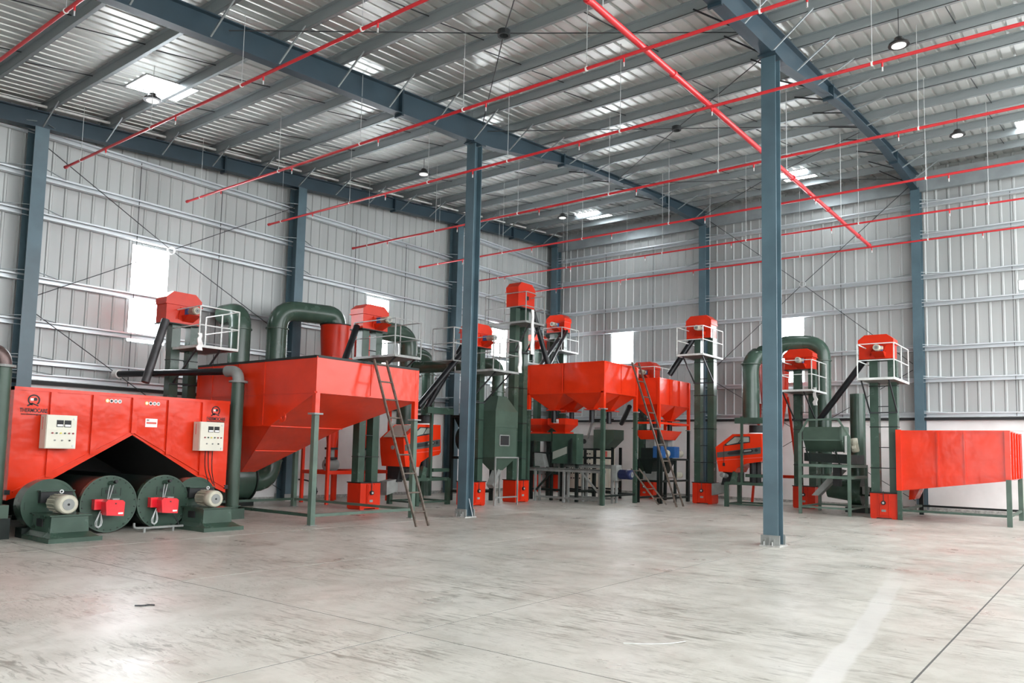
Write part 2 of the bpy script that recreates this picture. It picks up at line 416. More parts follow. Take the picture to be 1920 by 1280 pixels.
# vertical lap lines: sag rods of the girts
for i in range(1, 4):
    for fx in (0.35, 0.67):
        y = YA[i]+(YA[i+1]-YA[i])*fx
        MB().bar((0.12, y, 3.0), (0.12, y, gA[0]+0.1), 0.014).build('sag_rod', ROD, wall_left)
for i in range(3):
    for fx in (0.35, 0.67):
        x = XF[i]+(XF[i+1]-XF[i])*fx
        MB().bar((x, YB-0.12, 3.0), (x, YB-0.12, gB[0]+0.1), 0.014).build('sag_rod', ROD, wall_back)

def window(n, axis, a0, a1, z0, z1, bars=()):
    pane = MB(); fr = MB()
    if axis == 'x':
        k = 4
        for i in range(k):
            b0 = a0+(a1-a0)*i/k; b1 = a0+(a1-a0)*(i+1)/k-0.008
            pane.box(-0.02, b0, z0, 0.01, b1, z1)
        for p, q in (((0.0, a0, z0), (0.0, a0, z1)), ((0.0, a1, z0), (0.0, a1, z1)), ((0.0, a0, z1), (0.0, a1, z1)), ((0.0, a0, z0), (0.0, a1, z0))): fr.bar(p, q, 0.03)
    else:
        k = 4
        for i in range(k):
            b0 = a0+(a1-a0)*i/k; b1 = a0+(a1-a0)*(i+1)/k-0.008
            pane.box(b0, YB-0.01, z0, b1, YB+0.02, z1)
        for p, q in (((a0, YB, z0), (a0, YB, z1)), ((a1, YB, z0), (a1, YB, z1)), ((a0, YB, z1), (a1, YB, z1)), ((a0, YB, z0), (a1, YB, z0))): fr.bar(p, q, 0.03)
    o = struct(pane.build('window_%d' % n, DAY)); fr.build('window_frame', GALV, o)
# unseen front wall, added to cut front light; roller-door opening sized for brightness
wf = MB().box(-0.25, YF-0.25, 0, 12.5, YF, 2.88); wf.box(20.5, YF-0.25, 0, XR, YF, 2.88)
unseen_wall_front = struct(wf.build('unseen_wall_front', WHITE))
unseen_wall_right = struct(MB().box(XR-0.05, YF, 0, XR+0.2, YB, 2.88).build('unseen_wall_right', WHITE))  # unseen half-height wall, added so light enters only high up
for a, wd, wn in cover(0.0, XR, [(12.5, 20.5, 2.96, 4.2)]):
    H = zr(YF)+0.84
    segs = [(WZ, H)] if not wn else [(4.2, H)]
    for z0, z1 in segs: place(shB, 'wall_sheet', unseen_wall_front, (a, YF, z0), (wd, 1, z1-z0))
for i, w_ in enumerate(winA): window(1+i, 'x', *w_)
for i, w_ in enumerate(winB): window(4+i, 'y', *w_)

# ------------------------------------------------------------------ columns and roof beams
def icol(name, label, x, y, z1, flange='y', wd=0.27, dp=0.27, tf=0.02, tw=0.012, matr=BLUE, base=True, z0=0.0, group=None, stays=()):
    t = thing(name, label, 'column', (x, y, z0), group=group)
    h = wd/2; d = dp/2
    def bx(mb, u0, v0, a, u1, v1, b):
        # u: across flange, v: along web
        if flange == 'y': mb.box(x+u0, y+v0, a, x+u1, y+v1, b)
        else: mb.box(x+v0, y+u0, a, x+v1, y+u1, b)
        return mb
    bx(MB(), -h, -d, z0, h, -d+tf, z1).build('flange', matr, t)
    bx(MB(), -h, d-tf, z0, h, d, z1).build('flange', matr, t)
    bx(MB(), -tw/2, -d+tf, z0, tw/2, d-tf, z1).build('web', matr, t)
    if base:
        bx(MB(), -h-0.05, -d-0.07, z0, h+0.05, d+0.07, z0+0.025).build('base_plate', CONC, t)
        mb = MB(); bx(mb, -h-0.035, -d-0.03, z0+0.02, h+0.035, -d, z0+0.2); bx(mb, -h-0.035, d, z0+0.02, h+0.035, d+0.03, z0+0.2)
        mb.build('shoe_plate', GREY, t)
        for u in (-0.08, 0.0, 0.08):
            mb = MB(); bx(mb, u-0.012, -d-0.065, z0+0.02, u+0.012, -d-0.03, z0+0.17-abs(u)*.4); mb.build('gusset', GREY, t)
        for u in (-0.10, 0.05):
            p = (x+u, y-d-0.055) if flange == 'y' else (x-d-0.055, y+u)
            MB().tube((*p, z0+0.02), (*p, z0+0.09), 0.016, 8).build('anchor_bolt', WIRE, t)
    for p, q in stays: MB().bar(p, q, 0.028, 0.012).build('flange_stay', PURL, t)
    return t
def cap_plate(t, x, y, z):
    MB().box(x-0.17, y-0.22, z-0.03, x+0.17, y+0.22, z).build('cap_plate', BLUED, t)
    MB().box(x-0.15, y-0.20, z, x+0.15, y+0.20, z+0.02).build('cap_plate', BLUED, t)
c1 = icol('steel_column', 'free-standing blue-grey steel column in front of the green filter cabinet', XF[1], -13.71, zr(-13.71)-0.02)
cap_plate(c1, XF[1], -13.71, zr(-13.71)+0.02)
MB().bar((XF[1]+0.12, -13.72, 0.45), (XF[1]+0.2, -13.66, 0.02), 0.014).build('thin_rod', WIRE, c1)
c2 = icol('steel_column', 'nearest free-standing blue-grey steel column with grouted shoe, alone on open floor', XF[2], -13.71, zr(-13.71)-0.02)
cap_plate(c2, XF[2], -13.71, zr(-13.71)+0.02)
nA = {1: 'blue column on the left wall beside the tall daylit window, behind the furnace', 2: 'blue column on the left wall behind the green inverted-U duct', 3: 'dark blue column on the left wall just left of the central free-standing column'}
for i in (1, 2, 3):
    y = YA[i]; st = []
    for z in gA:
        for sg in (-1, 1): st.append(((0.55, y+sg*0.12, z+0.17), (0.20, y+sg*0.72, z+0.14)))
    icol('wall_column', nA[i], 0.36, y, zr(y)+0.23, 'x', 0.30, 0.42, stays=st)
st = []
for z in gB: st.append(((0.62, -0.22, z+0.17), (1.25, 0.08, z+0.14)))
icol('wall_column', 'blue corner column where the left and back walls meet', 0.48, -0.10, zr(-0.1)+0.2, 'y', 0.27, 0.36, stays=st)
nB = {1: 'blue column on the back wall behind the tall elevator right of the ladder', 2: 'blue column on the back wall behind the right-hand red hopper', 3: 'blue column on the back wall beyond the right edge of the hall view'}
for i in (1, 2):
    x = XF[i]; st = []
    for z in gB:
        for sg in (-1, 1): st.append(((x+sg*0.12, -0.24, z+0.17), (x+sg*0.75, 0.06, z+0.14)))
    icol('wall_column', nB[i], x, -0.08, zr(-0.1)+0.1, 'y', 0.27, 0.38, stays=st)

def rafter(name, label, x, prof, matr=BLUED, wd=0.22, y0=YF, stays=True):
    t = thing(name, label, 'roof beam', (x, -6, zr(-6)))
    top = 0.615
    web = [(y, zr(y)+o) for y, o in prof]+[(prof[-1][0], zr(prof[-1][0])+top), (prof[0][0], zr(prof[0][0])+top)]
    MB().prism(web, 'x', x-0.008, x+0.008).build('web', matr, t)
    for k in range(len(prof)-1):
        (ya, oa), (yb, ob) = prof[k], prof[k+1]
        b = [(ya, zr(ya)+oa), (yb, zr(yb)+ob), (yb, zr(yb)+ob+0.02), (ya, zr(ya)+oa+0.02)]
        MB().prism(b, 'x', x-wd/2, x+wd/2).build('bottom_flange', matr, t)
    ya, yb = prof[0][0], prof[-1][0]
    MB().prism([(ya, zr(ya)+top-0.02), (yb, zr(yb)+top-0.02), (yb, zr(yb)+top), (ya, zr(ya)+top)], 'x', x-wd/2, x+wd/2).build('top_flange', matr, t)
    def off(y):
        for (ya, oa), (yb, ob) in zip(prof, prof[1:]):
            if min(ya, yb) <= y <= max(ya, yb): return oa+(ob-oa)*(y-ya)/(yb-ya)
        return 0.3
    if stays:
        for y in py:
            if y < -25 or y > -0.4: continue
            o = off(y)
            for sg in (1, -1):
                if x < 1 and sg < 0: continue
                MB().bar((x+sg*wd*0.45, y-0.03, zr(y)+o+0.03), (x+sg*0.85, y-0.03, zr(y)+0.66), 0.028, 0.028).build('fly_brace', PURL if sg > 0 else ROD, t)
    for y in (-16.3, -9.9, -3.3):
        o = off(y); z0 = zr(y)+o-0.06; z1 = zr(y)+top+0.02
        for dy in (-0.025, 0.005): MB().box(x-wd/2-0.01, y+dy, z0, x+wd/2+0.01, y+dy+0.02, z1).build('splice_plate', matr, t)
    return t
P1 = [(0.2, 0.02), (-0.3, 0.05), (-4.8, 0.44), (-8.6, 0.44), (-10.25, 0.32), (-13.1, 0.045), (-14.4, 0.04), (-18, 0.10), (-21.8, 0.17), (YF, 0.3)]
rafter('roof_beam', 'tapered blue steel roof beam over the central free-standing column', XF[1], P1)
rafter('roof_beam', 'tapered steel roof beam over the nearest free-standing column', XF[2], P1)
P0 = [(0.2, 0.2), (-6.5, 0.22), (-13.7, 0.22), (-20.9, 0.22), (YF, 0.22)]
rafter('roof_beam', 'dark blue steel roof beam along the top of the left wall', XF[0], P0)
# eave tube under the sheets over the left wall beam and the eave strut along the back wall
MB().bar((0.62, YF, zr(YF)+0.70), (0.62, 0.1, zr(0.1)+0.70), 0.05).build('trim_1', RAIL); struct(bpy.data.objects['trim_1'])
MB().box(0.3, -0.02, zr(0)+0.02, XR, 0.12, zr(0)+0.66).build('trim_2', PURL); struct(bpy.data.objects['trim_2'])

MB().box(-0.3, YB+0.03, zr(YB)+0.60, XR, YB+0.10, zr(YB)+1.05).build('trim_3', PURL); struct(bpy.data.objects['trim_3'])
# bracing
def brace(label, plane, pts, ringc, r=0.011):
    t = thing('cross_brace', label, 'brace', ringc)
    for p in pts:
        d = (Vector(p)-Vector(ringc)).normalized()*0.10
        MB().tube(tuple(Vector(ringc)+d), p, r, 6).build('brace_rod', ROD, t)
    x, y, z = ringc
    mb = MB()
    if plane == 'x': mb.ring((y, z), 'x', 0.085, 0.11, x-0.03, x+0.03, 18)
    elif plane == 'y': mb.ring((x, z), 'y', 0.085, 0.11, y-0.03, y+0.03, 18)
    else: mb.ring((x, y), 'z', 0.085, 0.12, z-0.05, z+0.05, 18)
    mb.build('brace_ring', WIRE if plane != 'z' else ROD, t)
brace('cross of thin tie rods with a ring on the left wall above the tall window', 'x', [(0.35, -20.7, 8.35), (0.35, -13.85, 4.75), (0.35, -13.85, 8.75), (0.35, -20.7, 4.9)], (0.35, -17.6, 6.62))
brace('cross of thin tie rods low on the left wall, behind the furnace', 'x', [(0.35, -20.7, 4.46), (0.35, -13.85, 0.3), (0.35, -13.85, 4.3), (0.35, -20.7, 0.4)], (0.35, -17.3, 2.32))
brace('cross of thin tie rods on the back wall above the bright window', 'y', [(7.56, -0.05, 10.6), (14.54, -0.05, 4.7), (14.54, -0.05, 10.6), (7.56, -0.05, 4.7)], (11.06, -0.05, 7.72))
brace('cross of thin tie rods low on the back wall behind the red classifier', 'y', [(7.56, -0.05, 4.5), (14.54, -0.05, 0.3), (14.54, -0.05, 4.5), (7.56, -0.05, 0.3)], (11.05, -0.05, 2.4))
brace('roof cross brace with dark ring nearest the camera, above the front sprinkler lines', 'z', [(7.5, -20.6, zr(-20.6)+0.4), (14.6, -13.9, zr(-13.9)+0.5), (7.5, -13.6, zr(-13.6)+0.5), (14.6, -20.6, zr(-20.6)+0.4)], (10.95, -17.1, zr(-17.1)+0.5))
brace('second roof cross brace with small ring, beyond the pipe crossing', 'z', [(7.5, -13.4, zr(-13.4)+0.4), (14.6, -6.9, zr(-6.9)+0.5), (7.5, -6.9, zr(-6.9)+0.5), (14.6, -13.2, zr(-13.2)+0.4)], (11.0, -10.0, zr(-10)+0.5))
brace('far roof cross brace close to the back wall', 'z', [(7.5, -6.6, zr(-6.6)+0.4), (14.6, -0.4, zr(-0.4)+0.4), (7.5, -0.4, zr(-0.4)+0.4), (14.6, -6.6, zr(-6.6)+0.4)], (11.0, -3.5, zr(-3.5)+0.5))

# ------------------------------------------------------------------ sprinkler pipes
PZ = 7.9
ordn = ['short visible stretch of red sprinkler pipe in the top left corner of the view', 'first long red sprinkler pipe across the top left, above the furnace', 'second long red sprinkler pipe from the camera under the roof', 'third long red sprinkler pipe from the camera under the roof', 'fourth long red sprinkler pipe from the camera under the roof', 'fifth long red sprinkler pipe, third from the back wall', 'thin dark red sprinkler pipe second from the back wall', 'dark red sprinkler pipe nearest the back wall']
pyy = [-23.35, -20.45, -17.45, -14.95, -11.82, -8.8, -6.02, -3.3]
hx = [[1.5, 4.6, 7.7, 10.9], [1.5, 4.6, 7.75, 10.9], [1.35, 4.65, 7.45, 10.3, 13.0, 15.9], [1.3, 4.2, 7.0, 9.4, 12.2, 16.8], [1.4, 4.3, 7.3, 10.1, 12.9, 16.9], [1.6, 4.4, 7.4, 10.2, 13.2, 16.5], [2.0, 5.0, 8.6, 11.3, 14.4, 17.4], [3.0, 5.8, 9.0, 12.0, 15.6, 18.2]]
for k in range(8):
    y = pyy[k]; t = thing('sprinkler_pipe', ordn[k], 'pipe', (13.9, y, PZ), group='red sprinkler branch pipes')
    x1 = 21.5 if k else 14.1
    r = 0.029 if k < 6 else 0.025
    MB().tube((0.72, y, PZ), (x1, y, PZ), r, 10).build('pipe', PIPE, t)
    MB().tube((0.70, y, PZ), (0.78, y, PZ), r*1.35, 10).build('end_cap', PIPE, t)
    x = 2.3+0.4*(k % 2)
    while x < x1-0.5:
        mb = MB().tube((x, y, PZ-0.02), (x, y, PZ-0.10), 0.016, 8); mb.build('sprinkler_tee', PIPE, t)
        MB().tube((x, y, PZ-0.09), (x, y, PZ-0.17), 0.013, 8).build('sprinkler_head', WIRE, t)
        x += 2.85
    for x in hx[k]:
        py_ = min(py, key=lambda q: abs(q-y)); zt = zr(y)+0.66
        MB().tube((x, y, PZ+0.03), (x, y, zt), 0.006, 6).build('hanger_rod', WIRE, t)
        MB().ring((y, PZ), 'x', r+0.002, r+0.010, x-0.014, x+0.014, 12).build('hanger_clip', PAPER, t)
t = thing('sprinkler_main', 'thick red sprinkler main running lengthwise under all branch pipes', 'pipe', (14.0, -12, PZ+0.09))
MB().tube((14.0, YF, PZ+0.09), (14.0, -3.2, PZ+0.09), 0.052, 14).build('pipe', PIPE, t)
MB().tube((14.0, -3.24, PZ+0.09), (14.0, -3.15, PZ+0.09), 0.064, 14).build('end_cap', PIPE, t)
for y in (-19.0, -16.3, -10.2, -7.4, -4.4): MB().ring((14.0, PZ+0.09), 'y', 0.053, 0.066, y-0.03, y+0.03, 14).build('coupling', PIPE, t)
for y in (-18.6, -10.6, -6.2): MB().tube((14.0, y, PZ+0.15), (14.0, y, zr(y)+0.65), 0.010, 6).build('hanger_rod', WIRE, t)

# ------------------------------------------------------------------ high-bay lamps
def lamp(label, x, y, z):
    t = thing('high_bay_lamp', label, 'lamp', (x, y, z), group='round high-bay lamps')
    MB().tube((x, y, z+0.10), (x, y, zr(y)+0.75), 0.007, 6).build('suspension_cord', ROD, t)
    MB().path([(x, y, z), (x, y, z+0.035), (x, y, z+0.06), (x, y, z+0.15)], 0.2, 24, [0.185, 0.175, 0.12, 0.07]).build('housing', LMPB, t)
    MB().tube((x, y, z-0.012), (x, y, z+0.004), 0.125, 24).build('lens', LMPE, t)
lamp('round high-bay lamp hanging in the glare of the front skylight', 3.94, -20.12, 8.76)
lamp('round high-bay lamp left of the central free-standing column', 4.3, -12.37, 9.42)
lamp('round high-bay lamp beside the far skylight near the corner', 4.1, -5.0, 10.05)
lamp('large round high-bay lamp at the upper right, nearest the camera', 16.73, -12.55, 9.28)
lamp('round high-bay lamp at the upper right, nearer the back wall', 16.72, -5.67, 9.9)

# ------------------------------------------------------------------ part builders shared by the machines
def motor(parent, p, ax, L, r, body=MOT, name='motor', box=True):
    """electric motor: finned body, fan cowl, shaft boss and terminal box; p = rear end, runs along ax by L"""
    p = Vector(p); a = Vector(ax).normalized(); q = p+a*L
    o = MB().path([p, p+a*L*0.03, p+a*L*0.62, p+a*L*0.64, p+a*L*0.97, q], r, 20, [r*0.8, r*0.93, r*0.93, r*1.04, r*1.04, r*0.9]).build(name, body, parent)
    fin = MB(); t = Vector((0, 0, 1)) if abs(a.z) < 0.9 else Vector((1, 0, 0)); e = a.cross(t).normalized(); g = a.cross(e)
    for k in range(14):
        th = 2*math.pi*k/14; d = e*math.cos(th)+g*math.sin(th)
        fin.bar(p+a*L*0.08+d*r*0.96, p+a*L*0.60+d*r*0.96, r*0.07, r*0.14, d)
    fin.build('cooling_fins', body, o)
    MB().tube(q, q+a*0.006, r*0.62, 18).build('fan_grille', GREY, o)
    MB().tube(q, q+a*0.012, r*0.13, 10).build('shaft_hole', BLACK, o)
    if box:
        s_ = e if abs(e.z) < 0.5 else g
        c = p+a*L*0.35-s_*r*1.15
        MB().bar(c-a*r*0.45, c+a*r*0.45, r*0.75, r*0.95).build('terminal_box', body, o)
    return o
def legs_and_rails(t, legs, rails, w=0.07, ma=DRK, rw=None):
    for p, z in legs: MB().box(p[0]-w/2, p[1]-w/2, 0, p[0]+w/2, p[1]+w/2, z).build('leg', ma, t)
    for p, q in rails: MB().bar(p, q, rw or w*0.8).build('rail', ma, t)

def elevator(label, cx, cy, rot, hz, hh=0.68, plat=None, motor_side='front', spout=None, railm=RAIL, braces=True, hoff=-0.14, red=REDD, legm=GRN, low_plat=None, cover=None, spm=None):
    t = thing('bucket_elevator', label, 'elevator', (cx, cy, 0), rot, 'bucket elevators', local=True)
    # boot
    b = MB().box(-0.345, -0.25, 0.03, 0.345, 0.25, 0.68); bo = b.build('boot', red, t)
    MB().box(-0.365, -0.27, 0.68, 0.365, 0.27, 0.705).build('boot_flange', DRK, bo)
    MB().box(-0.11, -0.285, 0.09, 0.11, -0.25, 0.64).build('slide_panel', red, bo)
    for sx in (-0.13, 0.13): MB().box(sx-0.012, -0.275, 0.07, sx+0.012, -0.25, 0.66).build('guide_rail', red, bo)
    MB().tube((0, -0.33, 0.43), (0, -0.28, 0.43), 0.058, 16).build('bearing', BLACK, bo)
    MB().tube((0, -0.34, 0.43), (0, -0.33, 0.43), 0.028, 12).build('shaft_end', WIRE, bo)
    MB().box(-0.055, -0.29, 0.19, 0.055, -0.283, 0.25).build('rating_plate', GREY, bo)
    MB().tube((0, -0.30, 0.48), (0, -0.30, 0.74), 0.01, 6).build('take_up_screw', ROD, bo)
    for sx in (-0.26, 0.26):
        MB().hexa([(sx-0.06, -0.24, 0), (sx+0.06, -0.24, 0), (sx+0.06, 0.24, 0), (sx-0.06, 0.24, 0)], [(sx-0.08, -0.24, 0.04), (sx+0.08, -0.24, 0.04), (sx+0.08, 0.24, 0.04), (sx-0.08, 0.24, 0.04)]).build('foot', red, bo)
    # casings
    for s_ in (-1, 1):
        x = s_*0.235
        lg = MB().box(x-0.11, -0.12, 0.70, x+0.11, 0.12, hz).build('casing', legm, t)
        z = 1.35
        while z < hz-0.4: MB().box(x-0.122, -0.132, z, x+0.122, 0.132, z+0.022).build('casing_flange', DRK, lg); z += 1.12
    z = 1.36
    while z < hz-0.4:
        MB().bar((-0.13, -0.11, z), (0.13, -0.11, z), 0.022).build('tie_bar', DRK, t); z += 0.56
    # head
    h0, h1 = -0.46+hoff, 0.45+hoff
    hm = hz+hh*0.60
    hd = MB().box(h0+0.02, -0.235, hz, h1-0.02, 0.235, hm).build('head', red, t)
    pr = [(h0, hm), (h1, hm), (h1, hm+hh*0.20), (h1-0.17, hz+hh), (h0+0.17, hz+hh), (h0, hm+hh*0.20)]
    MB().prism(pr, 'y', -0.25, 0.25).build('hood', red, hd)
    MB().box(h0-0.02, -0.27, hm-0.012, h1+0.02, 0.27, hm+0.012).build('hood_flange', red, hd)
    MB().box(h0, -0.26, hz-0.02, h1, 0.26, hz+0.005).build('head_flange', DRK, hd)
    sg = -1 if motor_side == 'front' else 1
    mz = hz+hh*0.40
    mo = motor(t, (hoff+0.10, sg*0.36, mz), (0, sg, 0), 0.30, 0.085)
    MB().box(hoff+0.02, min(sg*0.24, sg*0.37), mz-0.075, hoff+0.18, max(sg*0.24, sg*0.37), mz+0.075).build('gearbox', MBLU if motor_side == 'front' else DRK, mo)
    MB().hexa([(hoff-0.02, sg*0.24, mz-0.24), (hoff+0.24, sg*0.24, mz-0.24), (hoff+0.24, sg*0.26, mz-0.24), (hoff-0.02, sg*0.26, mz-0.24)],
              [(hoff-0.06, sg*0.24, mz-0.10), (hoff+0.26, sg*0.24, mz-0.10), (hoff+0.26, sg*0.58, mz-0.10), (hoff-0.06, sg*0.58, mz-0.10)]).build('motor_bracket', red, hd)
    for xx in (hoff-0.08, hoff+0.26): MB().bar((xx, sg*0.25, mz+0.10), (xx-0.08, sg*0.30, mz-0.20), 0.02).build('bracket_stay', red, hd)
    if motor_side == 'back': MB().box(hoff-0.05, -0.28, mz-0.06, hoff+0.06, -0.235, mz+0.06).build('bearing_block', BLACK, hd)
    if plat:
        x0, x1, y0, y1, pz = plat
        pl = MB().box(x0, y0, pz-0.03, x1, y1, pz).build('platform', DECK, t)
        mb = MB()
        for p, q in (((x0, y0), (x1, y0)), ((x1, y0), (x1, y1)), ((x0, y1), (x1, y1)), ((x0, y0), (x0, y1))): mb.bar((*p, pz-0.015), (*q, pz-0.015), 0.035, 0.06)
        mb.build('platform_edge', railm, pl)
        corners = [(x0, y1), (x0, y0), ((x0+x1)/2, y0) if x1-x0 > 1.1 else None, (x1, y0), (x1, (y0+y1)/2), (x1, y1)]
        for c in corners:
            if c: MB().bar((*c, pz), (*c, pz+0.92), 0.026).build('rail_post', railm, pl)
        for hgt in (0.48, 0.92):
            for p, q in (((x0, y1), (x0, y0)), ((x0, y0), (x1, y0)), ((x1, y0), (x1, y1))):
                MB().bar((*p, pz+hgt), (*q, pz+hgt), 0.024).build('guard_rail', railm, pl)
        if braces:
            for bx in (max(x0+0.05, -0.34), min(x1-0.05, 0.34)):
                MB().bar((bx, y0+0.12, pz-0.03), (bx, -0.12, pz-0.85), 0.035).build('platform_brace', ROD, pl)
            MB().bar((-0.36, -0.14, pz-0.86), (0.36, -0.14, pz-0.86), 0.035).build('platform_bearer', ROD, pl)
    if low_plat:
        x0, x1, y0, y1, pz = low_plat
        pl = MB().box(x0, y0, pz-0.03, x1, y1, pz).build('platform', DECK, t)
        for c in ((x0, y0), (x0, y1), (x1, y0)): MB().bar((*c, pz), (*c, pz+0.92), 0.034).build('rail_post', railm, pl)
        for hgt in (0.48, 0.92):
            MB().bar((x0, y0, pz+hgt), (x0, y1, pz+hgt), 0.032).build('guard_rail', railm, pl); MB().bar((x0, y0, pz+hgt), (x1, y0, pz+hgt), 0.032).build('guard_rail', railm, pl)
    # discharge spouts given in world coordinates
    Rz = Matrix.Rotation(-rot, 4, 'Z')
    for p, q, r in (spout or []):
        lp = Rz @ (Vector(p)-Vector((cx, cy, 0))); lq = Rz @ (Vector(q)-Vector((cx, cy, 0)))
        MB().tube(lp, lq, r, 16).build('discharge_spout', spm or BLK, t)
    if cover:     # scrap of plastic wrapping left on a rail post
        x, y, z0, z1 = cover; mb = MB(); rr = random.Random(3); pts = []
        for k in range(7):
            z = z1+(z0-z1)*k/6; pts.append(((x+rr.uniform(-.03, .03), y-0.03-rr.uniform(0, .04), z), rr.uniform(.03, .07)))
        for (a, ra), (b_, rb) in zip(pts, pts[1:]):
            mb.hexa([(a[0]-ra, a[1], a[2]), (a[0]+ra, a[1]-.02, a[2]), (a[0]+ra, a[1]+.015, a[2]), (a[0]-ra, a[1]+.03, a[2])], [(b_[0]-rb, b_[1], b_[2]), (b_[0]+rb, b_[1]-.02, b_[2]), (b_[0]+rb, b_[1]+.015, b_[2]), (b_[0]-rb, b_[1]+.03, b_[2])])
        mb.build('plastic_wrapping', PAPER, t)
    return t
Q = math.pi/2
elevator('bucket elevator behind the furnace, its grey spout hanging over the furnace top', 1.74, -17.92, Q, 4.47, 0.76, plat=(-0.30, 0.72, -1.25, 0.2, 3.88), spout=[((2.06, -18.55, 4.5), (2.20, -19.02, 2.97), 0.092)], cover=(-0.30, -1.25, 3.75, 4.15), spm=SPT)
elevator('bucket elevator between the big red hopper and the first ladder', 4.05, -13.95, Q, 4.70, 0.66, plat=(-0.50, 0.42, -1.50, 0.05, 3.93), spout=[((4.1, -14.45, 4.75), (4.4, -15.1, 3.70), 0.085)], hoff=-0.02, railm=RAILG)
elevator('bucket elevator half hidden by the central column, two black spouts on it', 4.86, -10.58, Q, 4.60, 0.68, plat=(-0.62, 0.55, -1.22, 0.2, 3.85), hoff=0.05, spout=[((5.0, -10.95, 4.68), (4.9, -12.90, 2.72), 0.085), ((4.7, -10.95, 4.62), (4.0, -11.70, 2.70), 0.085)], railm=RAILG, low_plat=(-1.15, -0.5, -0.2, 0.6, 4.12), cover=(0.55, -1.22, 3.85, 4.75))
elevator('tallest bucket elevator, its head above all others near the corner', 4.60, -8.10, Q, 6.18, 0.80, plat=(-0.70, 0.28, -0.78, 0.85, 5.62), motor_side='back', hoff=0.05, spout=[((4.75, -7.60, 6.2), (4.95, -6.95, 4.45), 0.085)], railm=RAILG, cover=(-0.40, -0.78, 4.6, 6.0))
elevator('bucket elevator with two thin spouts rising behind the red double hopper', 1.66, -1.55, 0, 6.47, 0.72, plat=(-0.10, 0.80, -0.95, 0.25, 5.62), spout=[((2.05, -1.75, 6.5), (3.2, -5.4, 4.25), 0.075), ((2.2, -1.75, 6.5), (3.6, -5.3, 4.25), 0.06)], railm=RAILG, hoff=0.0)
elevator('lower bucket elevator nearest the corner column, mostly hidden', 0.98, -2.35, 0, 5.70, 0.62, plat=(-0.45, 0.35, -0.95, 0.1, 5.12), railm=RAILG, hoff=0.06, braces=False)
elevator('bucket elevator between the second ladder and the red classifier on the right', 8.78, -3.15, 0, 5.52, 0.78, plat=(-0.50, 0.42, -1.15, 0.45, 4.88), spout=[((8.38, -3.25, 5.55), (7.72, -3.7, 4.30), 0.098)])
elevator('short bucket elevator whose head peeps over the ribbed hopper beside the ladder top', 6.20, -2.30, 0, 4.28, 0.66, plat=(-0.25, 0.75, -1.0, 0.2, 3.75), hoff=-0.1)
elevator('bucket elevator right of the nearest column, behind the grey-green destoner', 11.80, -2.25, 0, 4.42, 0.66, plat=(-0.36, 0.62, -1.40, 0.1, 3.66), cover=(0.62, -1.0, 3.2, 3.75))
elevator('bucket elevator at the far right, beside the red feed hopper', 14.66, -4.65, 0, 4.34, 0.68, plat=(-0.40, 0.50, -1.15, 0.62, 3.73), spout=[((14.2, -4.6, 4.42), (12.85, -4.35, 2.72), 0.088)])

# ------------------------------------------------------------------ furnace
F = thing('furnace_housing', 'long orange-red furnace housing with a gabled cut-out over two drums', 'furnace', (4.7, -20.48, 0))
X0, X1 = 1.3, 4.70; YL, YR = -22.58, -18.42
prof = [(YL, 2.52), (YL, 0.56), (YL+0.28, 0.66), (-20.48, 1.74), (YR-0.28, 0.70), (YR, 0.58), (YR, 2.52)]
sk = MB().prism(prof, 'x', X1-0.03, X1).build('front_panel', RED, F)
MB().prism([(YL, 2.52), (YL, 0.56), (YL+0.03, 0.56), (YL+0.03, 2.52)], 'x', X0, X1-0.03).build('side_panel', RED, F)
MB().prism([(YR-0.03, 2.52), (YR-0.03, 0.58), (YR, 0.58), (YR, 2.52)], 'x', X0, X1-0.03).build('side_panel', RED, F)
for (a, b) in (((YL+0.03, 0.57), (-20.48, 1.73)), ((-20.48, 1.73), (YR-0.03, 0.58))):
    MB().prism([a, b, (b[0], b[1]+0.03), (a[0], a[1]+0.03)], 'x', X0, X1-0.03).build('gable_floor', BLACK, F)
MB().box(X0, YL, 2.46, X1+0.02, YR, 2.52).build('top_rim', RED, F)
MB().box(X0-0.03, YL, 0.02, X0, YR, 2.5).build('dark_backing', BLACK, F)  # black sheet added at the back, paints the shade inside the housing
for y in (-21.95, -21.22, -20.48, -19.76, -19.02):
    zb = 0.60+(1.74-0.60)*(1-abs(y+20.48)/2.06)+0.03
    MB().box(X1, y-0.05, zb, X1+0.05, y+0.05, 2.46).build('stiffener', RED, F)
for s_ in (-1, 1):
    MB().bar((X1+0.012, -20.48, 1.80), (X1+0.012, -20.48+s_*2.02, 0.70), 0.03, 0.03, (1, 0, 0)).build('edge_angle', RED, F)
for y in (YL, YR): MB().box(X1-0.02, y-0.04, 0.66, X1+0.03, y+0.04, 0.74).build('latch', BLACK, F)
